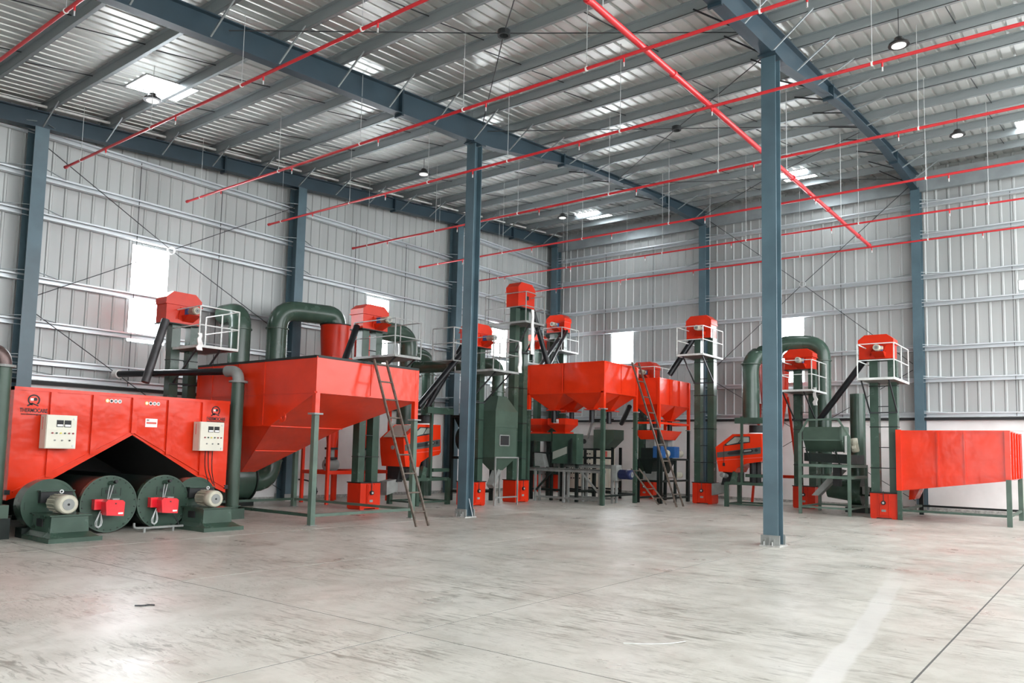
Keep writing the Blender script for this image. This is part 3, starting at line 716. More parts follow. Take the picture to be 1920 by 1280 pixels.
def logo(yc, sc, par):
    # ring emblem with a tail, small white and red figure inside, company name below
    L = thing_local(par)
    mb = MB(); n = 26
    for k in range(n):
        a0 = math.radians(-50+ k*310/n); a1 = math.radians(-50+(k+1)*310/n); R = 0.088*sc; wd = 0.022*sc
        p0 = (yc+R*math.cos(a0), 2.30+R*math.sin(a0)); p1 = (yc+R*math.cos(a1), 2.30+R*math.sin(a1))
        mb.bar((X1+0.004, *p0), (X1+0.004, *p1), 0.006, wd, (0, p0[0]-yc, p0[1]-2.30))
    mb.bar((X1+0.004, yc-0.10*sc, 2.30-0.105*sc), (X1+0.004, yc-0.02*sc, 2.30-0.055*sc), 0.006, 0.024*sc, (0, -0.5, 1))
    mb.bar((X1+0.004, yc-0.03*sc, 2.30-0.055*sc), (X1+0.004, yc+0.08*sc, 2.30-0.10*sc), 0.006, 0.018*sc, (0, 0.5, 1))
    mb.build('emblem', BLACK, par)
    MB().box(X1, yc-0.055*sc, 2.29, X1+0.005, yc-0.005*sc, 2.33).build('emblem_mark', PAPER, par)
    MB().box(X1, yc-0.055*sc, 2.272, X1+0.005, yc-0.005*sc, 2.29).build('emblem_mark', STK, par)
    MB().tube((X1, yc+0.025*sc, 2.315), (X1+0.005, yc+0.025*sc, 2.315), 0.03*sc, 10).build('emblem_mark', BLACK, par)
def thing_local(p): return p
logo(-22.26, 1.0, F); logo(-18.74, 1.0, F)
text('THERMOCARE', 0.098, (X1+0.003, -22.25, 2.115), (0, 1, 0), (0, 0, 1), BLACK, 'company_name', F, 0.0022, sx=0.70)
text('www.thermocaregroup.com', 0.040, (X1+0.003, -22.25, 2.050), (0, 1, 0), (0, 0, 1), BLACK, 'web_address', F, 0.001, sx=0.88)
text('THERMOCARE', 0.098, (X1+0.003, -18.735, 2.125), (0, 1, 0), (0, 0, 1), BLACK, 'company_name', F, 0.0022, sx=0.70)
text('www.thermocaregroup.com', 0.040, (X1+0.003, -18.735, 2.075), (0, 1, 0), (0, 0, 1), BLACK, 'web_address', F, 0.001, sx=0.88)
for y0 in (-20.995, -20.235):
    for k in range(4):
        y = y0+k*0.078
        MB().tube((X1, y, 2.37), (X1+0.004, y, 2.37), 0.036, 16).build('warning_sticker', GOLD if k == 0 else PAPER, F)
        MB().tube((X1+0.004, y, 2.37), (X1+0.006, y, 2.37), 0.024, 12).build('warning_print', PAPER if k == 0 else (BLACK if k == 1 else GREY), F)
st_ = MB().box(X1, -20.24, 1.905, X1+0.004, -20.0, 2.07).build('notice_sticker', PAPER, F)
MB().box(X1+0.004, -20.22, 1.965, X1+0.006, -20.02, 2.005).build('printed_band', STK, st_)
MB().box(X1+0.004, -20.22, 2.025, X1+0.006, -20.17, 2.055).build('printed_mark', GREY, st_)

def panel(label, y0, y1, z0, z1):
    t = thing('control_panel', label, 'control panel', (4.85, (y0+y1)/2, z0), group='beige control boxes on the furnace')
    xf = 4.99
    MB().box(4.736, y0, z0, xf-0.02, y1, z1).build('enclosure', BEIGE, t)
    d = MB().box(xf-0.02, y0+0.008, z0+0.008, xf, y1-0.008, z1-0.008).build('door', BEIGE, t)
    W = y1-y0; H = z1-z0
    for k in range(2):
        yc = y0+W*(0.43+0.25*k)
        g_ = MB().box(xf, yc-0.055, z1-0.21, xf+0.012, yc+0.055, z1-0.09).build('meter', BLACK, d)
        MB().box(xf+0.012, yc-0.047, z1-0.20, xf+0.014, yc+0.047, z1-0.165).build('meter_face', PAPER, g_)
    for k in range(6):
        y = y0+W*(0.20+0.135*k); MB().tube((xf, y, z0+H*0.46), (xf+0.02, y, z0+H*0.46), 0.015, 10).build('push_button', [RBTN, GBTN, YEL, GBTN, RBTN, RBTN][k], d)
    for k in range(3):
        y = y0+W*(0.29+0.24*k); MB().tube((xf, y, z0+H*0.245), (xf+0.02, y, z0+H*0.245), 0.014, 10).build('selector_switch', [GREY, GREY, BLACK][k], d)
    for z in (z0+0.05, z1-0.06): MB().tube((xf, y1-0.05, z), (xf+0.012, y1-0.05, z), 0.02, 12).build('door_lock', WIRE, d)
    MB().box(4.82, y0-0.004, z0+0.33, 4.84, y0, z1-0.04).build('side_label', STK, t)
    return t
panel('beige control box under the left company logo on the furnace', -22.14, -21.63, 1.46, 2.05)
t = panel('beige control box under the right company logo, cables dropping from it', -19.24, -18.70, 1.46, 2.05)
for k, (a, b) in enumerate((((4.9, -19.05, 1.47), (5.85, -19.52, 0.86)), ((4.93, -19.0, 1.47), (5.9, -19.46, 0.84)), ((4.95, -18.92, 1.47), (5.8, -19.36, 0.80)))):
    mid = (a[0]*0.75+b[0]*0.25, a[1]*0.7+b[1]*0.3, (a[2]+b[2])/2-0.05); MB().path(bend([a, mid, b], 0.3), 0.009, 6).build('cable', BLACK, t)

def drum(label, yc):
    t = thing('furnace_drum', label, 'drum', (5.6, yc, 0), group='green furnace drums')
    R = 0.492; zc = 0.507
    MB().tube((1.6, yc, zc), (5.52, yc, zc), R-0.03, 48).build('shell', DRK, t)
    fp = MB().tube((5.50, yc, zc), (5.60, yc, zc), R, 48).build('front_plate', GRN, t)
    MB().ring((yc, zc), 'x', R-0.012, R+0.006, 5.585, 5.607, 48).build('rim', GRN2, fp)
    for k in range(24):
        a = 2*math.pi*(k+.5)/24; MB().tube((5.60, yc+(R-0.035)*math.cos(a), zc+(R-0.035)*math.sin(a)), (5.612, yc+(R-0.035)*math.cos(a), zc+(R-0.035)*math.sin(a)), 0.011, 6).build('bolt', DRK, fp)
    MB().tube((5.6, yc+0.0, zc+0.36), (5.70, yc+0.03, zc+0.38), 0.045, 12).build('sight_port', GRN, fp)
    MB().tube((5.69, yc+0.03, zc+0.38), (5.76, yc+0.04, zc+0.40), 0.03, 12).build('sight_glass', BLACK, fp)
    text('SHELL', 0.094, (5.604, yc+0.03, 0.715), (0, 1, 0), (0, 0, 1), BLACK, 'stencilled_word', fp, 0.004, sx=0.86)
    fr = MB()
    for a, b in (((-0.135, 0.645), (0.195, 0.645)), ((0.195, 0.645), (0.195, 0.785)), ((0.195, 0.785), (-0.135, 0.785)), ((-0.135, 0.785), (-0.135, 0.645))): fr.bar((5.603, yc+a[0], a[1]), (5.603, yc+b[0], b[1]), 0.005, 0.007)
    fr.build('stencil_border', BLACK, fp)
    bu = MB().box(5.61, yc-0.30, 0.42, 5.72, yc-0.02, 0.60).build('burner_neck', BRN, t)
    b = thing_box = MB()
    b.prism([(yc-0.17, 0.33), (yc+0.13, 0.31), (yc+0.14, 0.55), (yc+0.10, 0.585), (yc-0.15, 0.60), (yc-0.19, 0.56)], 'x', 5.68, 5.90)
    bu2 = b.build('burner', BRN, t)
    MB().box(5.68, yc+0.14, 0.42, 5.80, yc+0.175, 0.55).build('air_damper', WIRE, bu2)
    MB().box(5.90, yc+0.03, 0.345, 5.904, yc+0.115, 0.375).build('name_plate', PAPER, bu2)
    MB().tube((5.90, yc-0.02, 0.53), (5.91, yc-0.02, 0.53), 0.012, 8).build('reset_button', BLACK, bu2)
    MB().box(5.71, yc-0.06, 0.59, 5.86, yc+0.06, 0.615).build('top_cover', GREY, bu2)
    for dy in (0, 0.055): MB().path(bend([(5.80, yc-0.12+dy*.5, 0.60), (5.70, yc-0.06+dy, 0.76), (5.64, yc-0.01+dy, 0.84)], 0.1), 0.010, 6).build('steel_hose', WIRE, bu2)
    for dy in (0, 0.03): MB().path(bend([(5.74, yc-0.20, 0.40), (5.74, yc-0.30+dy, 0.16), (5.74, yc-0.22, 0.10), (5.74, yc-0.15-dy, 0.17), (5.74, yc-0.19, 0.36)], 0.08), 0.008, 6).build('steel_hose', WIRE, bu2)
    for x in (2.2, 4.6): MB().box(x-0.05, yc-0.28, 0.0, x+0.05, yc+0.28, 0.09).build('saddle', DRK, t)
    return t
drum('left green furnace drum with stencilled front and a red burner', -21.27)
drum('right green furnace drum with stencilled front and a red burner', -20.27)

def blower(label, yc, dx=0.0):
    t = thing('furnace_blower', label, 'blower', (6.2+dx, yc, 0), group='green furnace blowers')
    R = 0.42; zc = 0.52; x = 5.58+dx
    MB().tube((x-0.34, yc-0.02, zc), (x+0.0, yc-0.02, zc), R, 44).build('fan_casing', GRN, t)
    MB().ring((yc-0.02, zc), 'x', R-0.02, R+0.02, x-0.02, x+0.012, 44).build('casing_rim', GRN, t)
    MB().box(x-0.30, yc-0.40, 0.0, x-0.04, yc+0.40, 0.16).build('casing_foot', DRK, t)
    MB().box(x+0.0, yc-0.20, zc+0.05, x+0.10, yc+0.30, zc+0.24).build('shaft_recess', BLACK, t)
    MB().box(x+0.0, yc-0.22, zc+0.235, x+0.14, yc+0.32, zc+0.255).build('recess_lid', GRN, t)
    MB().box(x+0.0, yc-0.40, zc-0.06, x+0.012, yc-0.25, zc+0.06).build('access_cover', GRN, t)
    b = MB().frus((x+0.04, yc-0.30, x+0.78, yc+0.30), 0.10, (x+0.06, yc-0.28, x+0.76, yc+0.28), 0.40).build('pedestal', GRN, t)
    MB().box(x+0.02, yc-0.32, 0.395, x+0.80, yc+0.32, 0.415).build('pedestal_top', GRN, b)
    MB().frus((x+0.0, yc-0.36, x+0.96, yc+0.38), 0.07, (x+0.04, yc-0.30, x+0.80, yc+0.31), 0.14).build('pedestal_skirt', GRN, b)
    MB().box(x-0.02, yc-0.40, 0.0, x+1.0, yc+0.42, 0.07).build('base_plate', GRN, b)
    MB().box(x+0.28, yc-0.312, 0.22, x+0.50, yc-0.295, 0.34).build('hand_hole', BLACK, b)
    motor(t, (x+0.20, yc-0.02, 0.575), (1, 0, 0), 0.52, 0.150)
    MB().ring((yc-0.02, 0.77), 'x', 0.018, 0.032, x+0.42, x+0.44, 12).build('lifting_eye', WIRE, t)
    return t
blower('green blower with beige motor on a pedestal, at the furnace left end', -22.22)
blower('green blower with beige motor on a pedestal, right of both drums', -19.60)
t = thing('gas_line', 'low grey pipe run on two stub legs in front of the drums', 'pipe', (5.95, -20.7, 0))
MB().path(bend([(5.85, -20.92, 0.17), (5.85, -20.92, 0.08), (5.95, -20.75, 0.08), (5.95, -20.05, 0.08)], 0.05), 0.022, 10).build('pipe', GREY, t)
for y in (-20.78, -20.24): MB().tube((5.95, y, 0.0), (5.95, y, 0.08), 0.022, 10).build('stub_leg', GREY, t)
MB().path(bend([(5.95, -20.13, 0.09), (5.92, -20.16, 0.2), (5.86, -20.22, 0.33)], 0.05), 0.012, 8).build('flexible_hose', BLACK, t)

# upright ducts at both ends of the furnace
t = thing('exhaust_duct', 'tall green pipe right of the furnace with a black pipe running left from its top', 'duct', (4.45, -18.08, 0))
RX, RY = 4.45, -18.08
MB().tube((RX, RY, 0.14), (RX, RY, 2.98), 0.135, 24).build('riser', GRN2, t)
MB().ring((RX, RY), 'z', 0.13, 0.20, 2.96, 3.00, 24).build('flange', GREY, t)
MB().path(bend([(RX, RY, 2.99), (RX, RY, 3.22), (RX-0.35, RY-0.07, 3.22)], 0.24, 8), 0.125, 20).build('elbow', GREY, t)
MB().tube((RX-0.33, RY-0.066, 3.22), (0.42, -18.865, 3.25), 0.078, 18).build('black_cross_pipe', BLK, t)
MB().tube((0.56, -18.837, 3.25), (0.41, -18.867, 3.25), 0.11, 14).build('wrapped_end', PAPER, t)
MB().ring((RX, RY), 'z', 0.13, 0.185, 0.26, 0.29, 24).build('flange', GRN, t)
MB().box(RX-0.19, RY-0.19, 0.0, RX+0.19, RY+0.19, 0.22).build('foot_box', GRN, t)
t = thing('exhaust_duct', 'green upright pipe with a brown elbow at the left edge of the furnace', 'duct', (5.35, -22.98, 0))
MB().tube((5.22, -22.95, 0.3), (5.22, -22.95, 2.80), 0.125, 24).build('riser', GRN2, t)
MB().ring((5.22, -22.95), 'z', 0.12, 0.18, 2.79, 2.83, 24).build('flange', GREY, t)
MB().path(bend([(5.22, -22.95, 2.82), (5.22, -22.95, 3.05), (5.10, -23.40, 3.08)], 0.24, 8), 0.12, 20).build('elbow', PRUST, t)
MB().box(4.9, -23.4, 0.0, 5.55, -22.80, 0.34).build('foot_box', DRK, t)
MB().box(5.3, -23.2, 0.34, 5.62, -22.86, 0.55).build('valve_box', GRN2, t)
MB().box(1.3, -23.3, 0.0, 4.9, -22.65, 0.42).build('ash_channel', BLACK, t)

# ------------------------------------------------------------------ big receiving hopper
H = thing('receiving_hopper', 'largest orange-red hopper with a sloping belly, on grey-green posts behind the first ladder', 'hopper', (4.5, -16.3, 0))
x0, x1, y0, y1 = 2.30, 6.78, -17.78, -14.84
mb = MB(); zt, zm, zk = 3.45, 2.71, 2.03
xa, xb = 5.27, 2.30
vsH = [(x0, y0, zt), (x1, y0, zt), (x1, y1, zt), (x0, y1, zt),
       (x0, y0, zm), (x1, y0, zm), (x1, y1, zm), (x0, y1, zm),
       (x0, y0, zk), (xa, y0, zk), (xa, -15.82, zk), (x0, -15.82, zk),
       (x0, -16.85, 0.95), (2.85, -16.85, 0.95), (2.85, -16.45, 0.95), (x0, -16.45, 0.95)]
def shell(mb, quads, th=0.02):
    for q in quads: mb.add([vsH[i] for i in q], [tuple(range(len(q)))])
up_ = MB(); shell(up_, [(0, 1, 5, 4), (1, 2, 6, 5), (2, 3, 7, 6), (3, 0, 4, 7)]); upo = up_.build('side_panels', RED, H)
lo_ = MB(); shell(lo_, [(4, 5, 9, 8), (5, 6, 10, 9), (6, 7, 11, 10), (7, 4, 8, 11)]); lo_.build('sloping_panels', RED, H)
bt_ = MB(); shell(bt_, [(8, 9, 13, 12), (9, 10, 14, 13), (10, 11, 15, 14), (11, 8, 12, 15), (12, 13, 14, 15)]); bt_.build('outlet_funnel', RED, H)
for o in list(H.children):
    so = o.modifiers.new('thickness', 'SOLIDIFY'); so.thickness = 0.02; so.offset = 0
for p, q in (((x0, y0), (x1, y0)), ((x1, y0), (x1, y1)), ((x1, y1), (x0, y1)), ((x0, y1), (x0, y0))):
    MB().bar((*p, zt), (*q, zt), 0.05, 0.05).build('rim_angle', DRK, H)
    MB().bar((*p, zm), (*q, zm), 0.07, 0.035).build('seam_angle', RED, H)
for x in (2.95, 4.02, 5.0): MB().box(x-0.012, y0-0.025, zk, x+0.012, y0, zt).build('panel_joint', RED, H)
MB().box(x1, -16.32, zm, x1+0.025, -16.28, zt).build('panel_joint', RED, H)
MB().bar((xa, y0, zk), (xa, -15.8, zk), 0.04, 0.04).build('fold_angle', RED, H)
MB().bar((x0, y0, zk), (xa, y0, zk), 0.06, 0.03).build('fold_angle', RED, H)
MB().bar((x1, y0-0.01, zm), (xa, y0-0.01, zk), 0.03, 0.03).build('fold_angle', RED, H)
MB().bar((4.05, -17.30, 1.48), (4.05, -16.15, 1.48), 0.03).build('fold_angle', RED, H)
MB().ring((5.72, 2.20), 'y', 0.05, 0.11, y0-0.03, y0-0.01, 20).build('lifting_eye', RED, H)
for px, pyv in ((6.74, -17.74), (6.74, -14.88), (2.34, -14.88), (2.34, -17.74)):
    MB().box(px-0.055, pyv-0.055, 2.28, px+0.055, pyv+0.055, zt).build('upper_post', RED, H)
    MB().box(px-0.055, pyv-0.055, 0.0, px+0.055, pyv+0.055, 2.26).build('leg', LEGG, H)
    MB().box(px-0.11, pyv-0.11, 2.25, px+0.11, pyv+0.11, 2.285).build('post_flange', GREY, H)
    MB().box(px-0.08, pyv-0.08, 0.0, px+0.08, pyv+0.08, 0.012).build('foot_plate', GREY, H)
for p, q in (((2.34, -17.74), (6.74, -17.74)), ((6.74, -17.74), (6.74, -14.88)), ((6.74, -14.88), (2.34, -14.88)), ((2.34, -14.88), (2.34, -17.74))):
    MB().bar((*p, 0.20), (*q, 0.20), 0.06, 0.06).build('tie_rail', LEGG if p[0] > 6 or p[1] < -17 and False else GRN, H)

def ladder(name, label, a, b, wd, n, r=0.019):
    """a, b: foot and top midpoints; wd: vector across"""
    a = Vector(a); b = Vector(b); wd = Vector(wd)
    t = thing(name, label, 'ladder', tuple(a))
    for s_ in (-0.5, 0.5): MB().bar(a+wd*s_, b+wd*s_, r*2, r*2).build('stile', LADM, t)
    for k in range(n):
        f = (k+0.75)/n; p = a+(b-a)*f
        MB().tube(p-wd*0.5, p+wd*0.5, r*0.8, 8).build('rung', LADM, t)
    return t
ladder('ladder', 'steel ladder leaning on the largest red hopper', (8.28, -16.09, 0.0), (6.98, -16.24, 3.52), (0.0, 0.36, 0), 9, 0.022)
ladder('ladder', 'steel ladder leaning between the double hopper and the ribbed hopper', (9.02, -5.55, 0.0), (7.42, -5.55, 4.55), (-0.02, 0.50, 0), 9, 0.024)
ladder('ladder', 'short black ladder standing low beneath the second tall ladder', (8.22, -5.14, 0.0), (7.38, -5.42, 1.12), (0.1, 0.34, 0), 4, 0.02)

# ------------------------------------------------------------------ ducts, fan and cyclones along the left wall
def duct(label, pts, r, rad, flanges=(), loc=None, seams=True):
    t = thing('air_duct', label, 'duct', loc or pts[0])
    MB().path(bend(pts, rad, 6), r, 28).build('duct_pipe', GRN, t)
    for (x, y, z) in flanges: MB().ring((x, y), 'z', r-0.005, r+0.035, z-0.015, z+0.015, 28).build('duct_flange', GRN2, t)
    return t
duct('upright green duct with a domed top, next to the platform of the leftmost elevator', [(1.15, -15.98, 1.05), (1.15, -15.98, 5.15), (0.35, -15.98, 5.15)], 0.285, 0.42, [(1.15, -15.98, 4.70)], (1.15, -15.98, 0.9))
duct('thick green inverted-U duct arching into the red cyclone', [(1.2, -15.5, 0.62), (1.2, -14.84, 0.62), (1.2, -14.84, 5.42), (1.72, -13.2, 5.42), (1.72, -13.2, 5.16)], 0.285, 0.55, [(1.2, -14.84, 4.86), (1.2, -14.84, 1.18)], (1.2, -14.84, 0.3))
t = thing('suction_fan', 'dark green snail fan on the floor behind the largest hopper', 'fan', (1.15, -16.0, 0))
MB().tube((1.15, -16.35, 0.72), (1.15, -15.62, 0.72), 0.60, 36).build('fan_casing', GRN, t)
MB().tube((1.15, -15.62, 0.72), (1.15, -15.50, 0.66), 0.36, 28).build('inlet_cone', GRN, t)
MB().ring((1.15, 0.72), 'y', 0.56, 0.64, -15.64, -15.60, 36).build('casing_rim', DRK, t)
MB().box(0.70, -16.4, 0.0, 1.6, -15.6, 0.16).build('base_frame', DRK, t)
motor(t, (1.15, -16.40, 0.72), (0, -1, 0), 0.5, 0.16, GRN)

def cyclone(label, cx, cy, zt, R, frame=True):
    t = thing('cyclone', label, 'cyclone', (cx, cy, 0), group='red dust cyclones')
    MB().path([(cx, cy, zt), (cx, cy, zt-0.25), (cx, cy, zt-1.0), (cx, cy, 1.58)], R, 12, [R, R, R*0.9, 0.13]).build('cone', REDD, t)
    MB().tube((cx, cy, zt), (cx, cy, zt+0.03), R+0.03, 24).build('top_plate', DRK, t)
    MB().tube((cx, cy, 1.52), (cx, cy, 1.58), 0.19, 16).build('outlet_flange', BLACK, t)
    MB().tube((cx, cy, 1.30), (cx, cy, 1.52), 0.10, 14).build('sight_sleeve', GREY, t)
    MB().tube((cx, cy, 1.24), (cx, cy, 1.30), 0.18, 16).build('valve_flange', BLACK, t)
    MB().tube((cx, cy-0.18, 1.08), (cx, cy+0.18, 1.08), 0.17, 20).build('rotary_valve', GREY, t)
    MB().tube((cx, cy-0.20, 1.08), (cx, cy-0.18, 1.08), 0.045, 12).build('valve_shaft', BLACK, t)
    if frame:
        a = 0.56
        for sx in (-a, a):
            for sy in (-a, a): MB().box(cx+sx-0.04, cy+sy-0.04, 0, cx+sx+0.04, cy+sy+0.04, 4.15).build('leg', REDD, t)
        for z in (0.88, 4.1):
            for p, q in (((-a, -a), (a, -a)), ((a, -a), (a, a)), ((a, a), (-a, a)), ((-a, a), (-a, -a))):
                MB().bar((cx+p[0], cy+p[1], z), (cx+q[0], cy+q[1], z), 0.07, 0.10).build('frame_rail', REDD, t)
    return t
cyclone('tapering red cyclone rising behind the largest red hopper', 1.75, -13.2, 5.12, 0.45)
cyclone('second red cyclone half hidden behind the elevator head', 1.45, -11.75, 5.0, 0.42)
duct('green duct bending down behind the platform above the first ladder', [(1.45, -11.75, 5.04), (1.45, -11.75, 5.30), (1.45, -9.95, 5.30), (1.45, -9.95, 2.3)], 0.31, 0.5, [(1.45, -9.95, 4.6)], (1.45, -9.95, 2.0))
duct('green duct with rounded top at the wall, left of the central column', [(1.3, -9.60, 4.75), (1.3, -8.8, 4.75), (1.3, -8.8, 0.05)], 0.22, 0.5, [(1.3, -8.8, 4.1)], (1.3, -8.8, 0))
duct('level green duct running left from the filter cabinet behind the black spouts', [(5.05, -9.68, 3.18), (5.05, -9.68, 4.22), (1.80, -9.90, 4.22)], 0.19, 0.4, [(5.05, -9.68, 3.35)], (3.2, -9.8, 4.2))

# filter cabinet
t = thing('filter_cabinet', 'pale green filter cabinet with a black inspection window, right of the central column', 'cabinet', (5.08, -9.68, 0))
a0, a1, b0, b1 = 4.72, 5.40, -10.20, -9.17
MB().box(a0, b0, 1.40, a1, b1, 2.29).build('lower_body', GRN2, t)
MB().box(a0-0.02, b0-0.02, 2.29, a1+0.02, b1+0.02, 2.76).build('upper_body', GRN2, t)
MB().frus((a0-0.02, b0-0.02, a1+0.02, b1+0.02), 2.76, (4.87, -9.88, 5.23, -9.48), 3.22).build('hood', GRN2, t)
MB().frus((4.93, -9.85, 5.2, -9.55), 1.02, (a0, b0, a1, b1), 1.40).build('dust_funnel', GRN2, t)
w_ = MB().box(a1, -9.98, 1.76, a1+0.012, -9.56, 2.04).build('inspection_window', BLACK, t)
for p, q in (((-9.99, 1.75), (-9.55, 1.75)), ((-9.55, 1.75), (-9.55, 2.05)), ((-9.55, 2.05), (-9.99, 2.05)), ((-9.99, 2.05), (-9.99, 1.75))): MB().bar((a1+0.012, *p), (a1+0.012, *q), 0.03).build('window_bead', GREY, w_)
for x in (a0+0.02, a1-0.02+0.05):
    for y in (b0, b1+0.05): MB().box(x-0.02, y-0.02, 0, x+0.02, y+0.02, 1.42).build('leg', GREY, t)
MB().bar((a1+0.03, b0, 1.40), (a1+0.03, b1+0.05, 1.40), 0.04).build('rail', GREY, t); MB().bar((a1+0.03, b0, 0.24), (a1+0.03, b1+0.05, 0.24), 0.04).build('rail', GREY, t)
MB().bar((5.1, -9.7, 1.05), (5.2, -10.12, 0.55), 0.2, 0.16).build('discharge_chute', GREY, t)

# dark aspirator behind the central column
t = thing('aspirator', 'dark green aspirator frame with a round fan, partly behind the central column', 'fan', (3.3, -8.9, 0))
MB().tube((3.55, -9.35, 1.95), (3.55, -8.95, 1.95), 0.46, 28).build('fan_casing', DRK, t)
legs_and_rails(t, [((2.95, -9.35), 2.7), ((3.75, -9.35), 2.7), ((2.95, -8.3), 2.7), ((3.75, -8.3), 2.7)], [((2.95, -9.35, 2.65), (3.75, -9.35, 2.65)), ((2.95, -9.35, 1.35), (3.75, -9.35, 1.35)), ((2.95, -9.35, 0.3), (3.75, -9.35, 0.3)), ((3.75, -9.35, 2.65), (3.75, -8.3, 2.65)), ((3.75, -9.35, 1.35), (3.75, -8.3, 1.35)), ((3.75, -9.35, 0.3), (3.75, -8.3, 0.3)), ((2.95, -8.3, 0.3), (3.75, -8.3, 0.3))], 0.10)
MB().frus((3.2, -9.2, 3.6, -8.5), 2.15, (2.95, -9.3, 3.75, -8.3), 2.65).build('feed_box', DRK, t)
motor(t, (3.60, -9.42, 2.1), (0.3, -1, 0), 0.32, 0.09)

# ------------------------------------------------------------------ fine-cleaner / classifier machines
def classifier(label, ox_, oy_, rot, mast=True):
    t = thing('grain_classifier', label, 'grain cleaner', (ox_, oy_, 0), rot, local=True)
    P = [(-0.77, 1.87), (-0.20, 2.29), (0.72, 2.31), (0.76, 1.52), (0.70, 1.44), (0.22, 1.36), (-0.05, 1.22), (-0.12, 1.08), (-0.66, 1.09), (-0.73, 1.45)]
    body = MB().prism(P, 'y', -0.48, 0.48).build('body', RED, t)
    yF = -0.48
    win = [(-0.47, 1.95), (-0.14, 2.22), (0.36, 2.22), (0.37, 2.03), (-0.44, 1.91)]
    MB().prism(win, 'y', yF-0.010, yF).build('window_gasket', BLACK, body)
    MB().prism([(-0.41, 1.965), (-0.12, 2.195), (0.12, 2.195), (-0.02, 2.02), (-0.36, 1.94)], 'y', yF-0.016, yF-0.008).build('window_pane', CLR, body)
    MB().prism([(0.16, 2.195), (0.335, 2.195), (0.345, 2.05), (0.02, 2.03)], 'y', yF-0.016, yF-0.008).build('window_pane', CLR, body)
    MB().prism([(-0.72, 1.70), (0.71, 1.89), (0.71, 1.69), (-0.71, 1.53)], 'y', yF-0.012, yF).build('side_band', DGRY, body)
    MB().prism([(-0.36, 1.69), (-0.32, 1.725), (0.42, 1.83), (0.47, 1.79), (0.46, 1.75), (0.42, 1.72), (-0.30, 1.625), (-0.36, 1.65)], 'y', yF-0.020, yF-0.010).build('slot', BLACK, body)
    MB().prism([(0.18, 1.775), (0.40, 1.805), (0.42, 1.78), (0.40, 1.755), (0.18, 1.725)], 'y', yF-0.026, yF-0.018).build('slot_cover', GREY, body)
    MB().tube((0.57, yF-0.02, 1.79), (0.57, yF, 1.79), 0.05, 14).build('port', BLACK, body)
    MB().prism([(-0.74, 1.45), (0.76, 1.58), (0.76, 1.565), (-0.74, 1.435)], 'y', yF-0.008, yF).build('body_seam', STK, body)
    MB().box(-0.52, yF-0.03, 1.27, -0.45, yF, 1.37).build('switch_box', BLACK, body)
    MB().path([(-0.48, yF-0.02, 1.37), (-0.48, yF-0.02, 1.95)], 0.008, 6).build('cable', BLACK, body)
    # nose face
    MB().hexa([(-0.765, -0.36, 1.91), (-0.765, 0.36, 1.91), (-0.755, 0.36, 1.92), (-0.755, -0.36, 1.92)], [(-0.29, -0.36, 2.26), (-0.29, 0.36, 2.26), (-0.28, 0.36, 2.27), (-0.28, -0.36, 2.27)]).build('nose_window', CLR, body)
    MB().tube((-0.775, -0.05, 1.62), (-0.755, -0.05, 1.62), 0.06, 14).build('nose_badge', GREY, body)
    MB().box(-0.60, -0.30, 0.74, -0.12, 0.30, 1.10).build('vibrator_box', BLACK, t)
    motor(t, (-0.45, -0.36, 0.95), (-0.25, -1, 0.2), 0.26, 0.075, GREY)
    MB().prism([(-0.60, 1.07), (-0.40, 1.07), (-0.50, 0.66), (-0.70, 0.66)], 'y', -0.2, 0.1).build('outlet_sleeve', BLACK, t)
    MB().prism([(-0.62, 0.74), (-0.62, 0.40), (-1.04, 0.30), (-1.04, 0.68)], 'y', -0.16, 0.14).build('discharge_chute', GREY, t)
    for p in ((0.35, -0.2), (0.35, 0.25)): MB().tube((*p, 0.74), (*p, 1.42), 0.10, 14).build('spring_mount', BLACK, t)
    fm = GRN
    for x in (-0.34, 0.95):
        for y in (-0.62, 0.45): MB().box(x-0.06, y-0.06, 0, x+0.06, y+0.06, 0.76).build('leg', fm, t)
    for z in (0.74, 0.10):
        for p, q in (((-0.34, -0.62), (0.95, -0.62)), ((0.95, -0.62), (0.95, 0.45)), ((0.95, 0.45), (-0.34, 0.45)), ((-0.34, 0.45), (-0.34, -0.62))):
            MB().bar((*p, z), (*q, z), 0.09 if z > .5 else 0.05).build('frame_rail', fm, t)
    MB().prism([(-0.22, 0.78), (-0.02, 0.78), (0.03, 1.05), (-0.12, 1.12)], 'y', -0.66, -0.56).build('bracket', fm, t)
    MB().box(0.28, -0.66, 0.95, 0.95, -0.58, 1.05).build('frame_rail', fm, t)
    if mast:
        MB().box(0.13, -0.68, 0.76, 0.20, -0.60, 2.84).build('mast', fm, t)
        MB().box(-0.05, -0.69, 2.62, 1.05, -0.55, 2.80).build('mast_beam', fm, t)
        MB().tube((0.45, -0.1, 2.30), (0.45, -0.1, 2.58), 0.24, 22).build('inlet_sleeve', BLACK, t)
        MB().tube((0.45, -0.1, 2.26), (0.45, -0.1, 2.34), 0.28, 22).build('inlet_collar', PAPER, t)
        return t
classifier('orange-red grain classifier seen between the first ladder and the central column', 3.55, -11.78, Q)
classifier('red grain classifier on a green frame, left of the nearest column', 10.22, -3.40, 0)
duct('upright green duct with an elbow above the right-hand classifier', [(10.48, -3.48, 2.62), (10.44, -3.46, 4.75), (10.75, -2.6, 5.05), (10.7, -1.95, 4.72)], 0.27, 0.5, [(10.45, -3.47, 4.55), (10.48, -3.48, 2.80)], (10.48, -3.48, 2.6))
cyclone('red cyclone on the right, behind the nearest column', 10.62, -1.75, 4.70, 0.50, frame=False)
t = bpy.data.objects['cyclone.002']
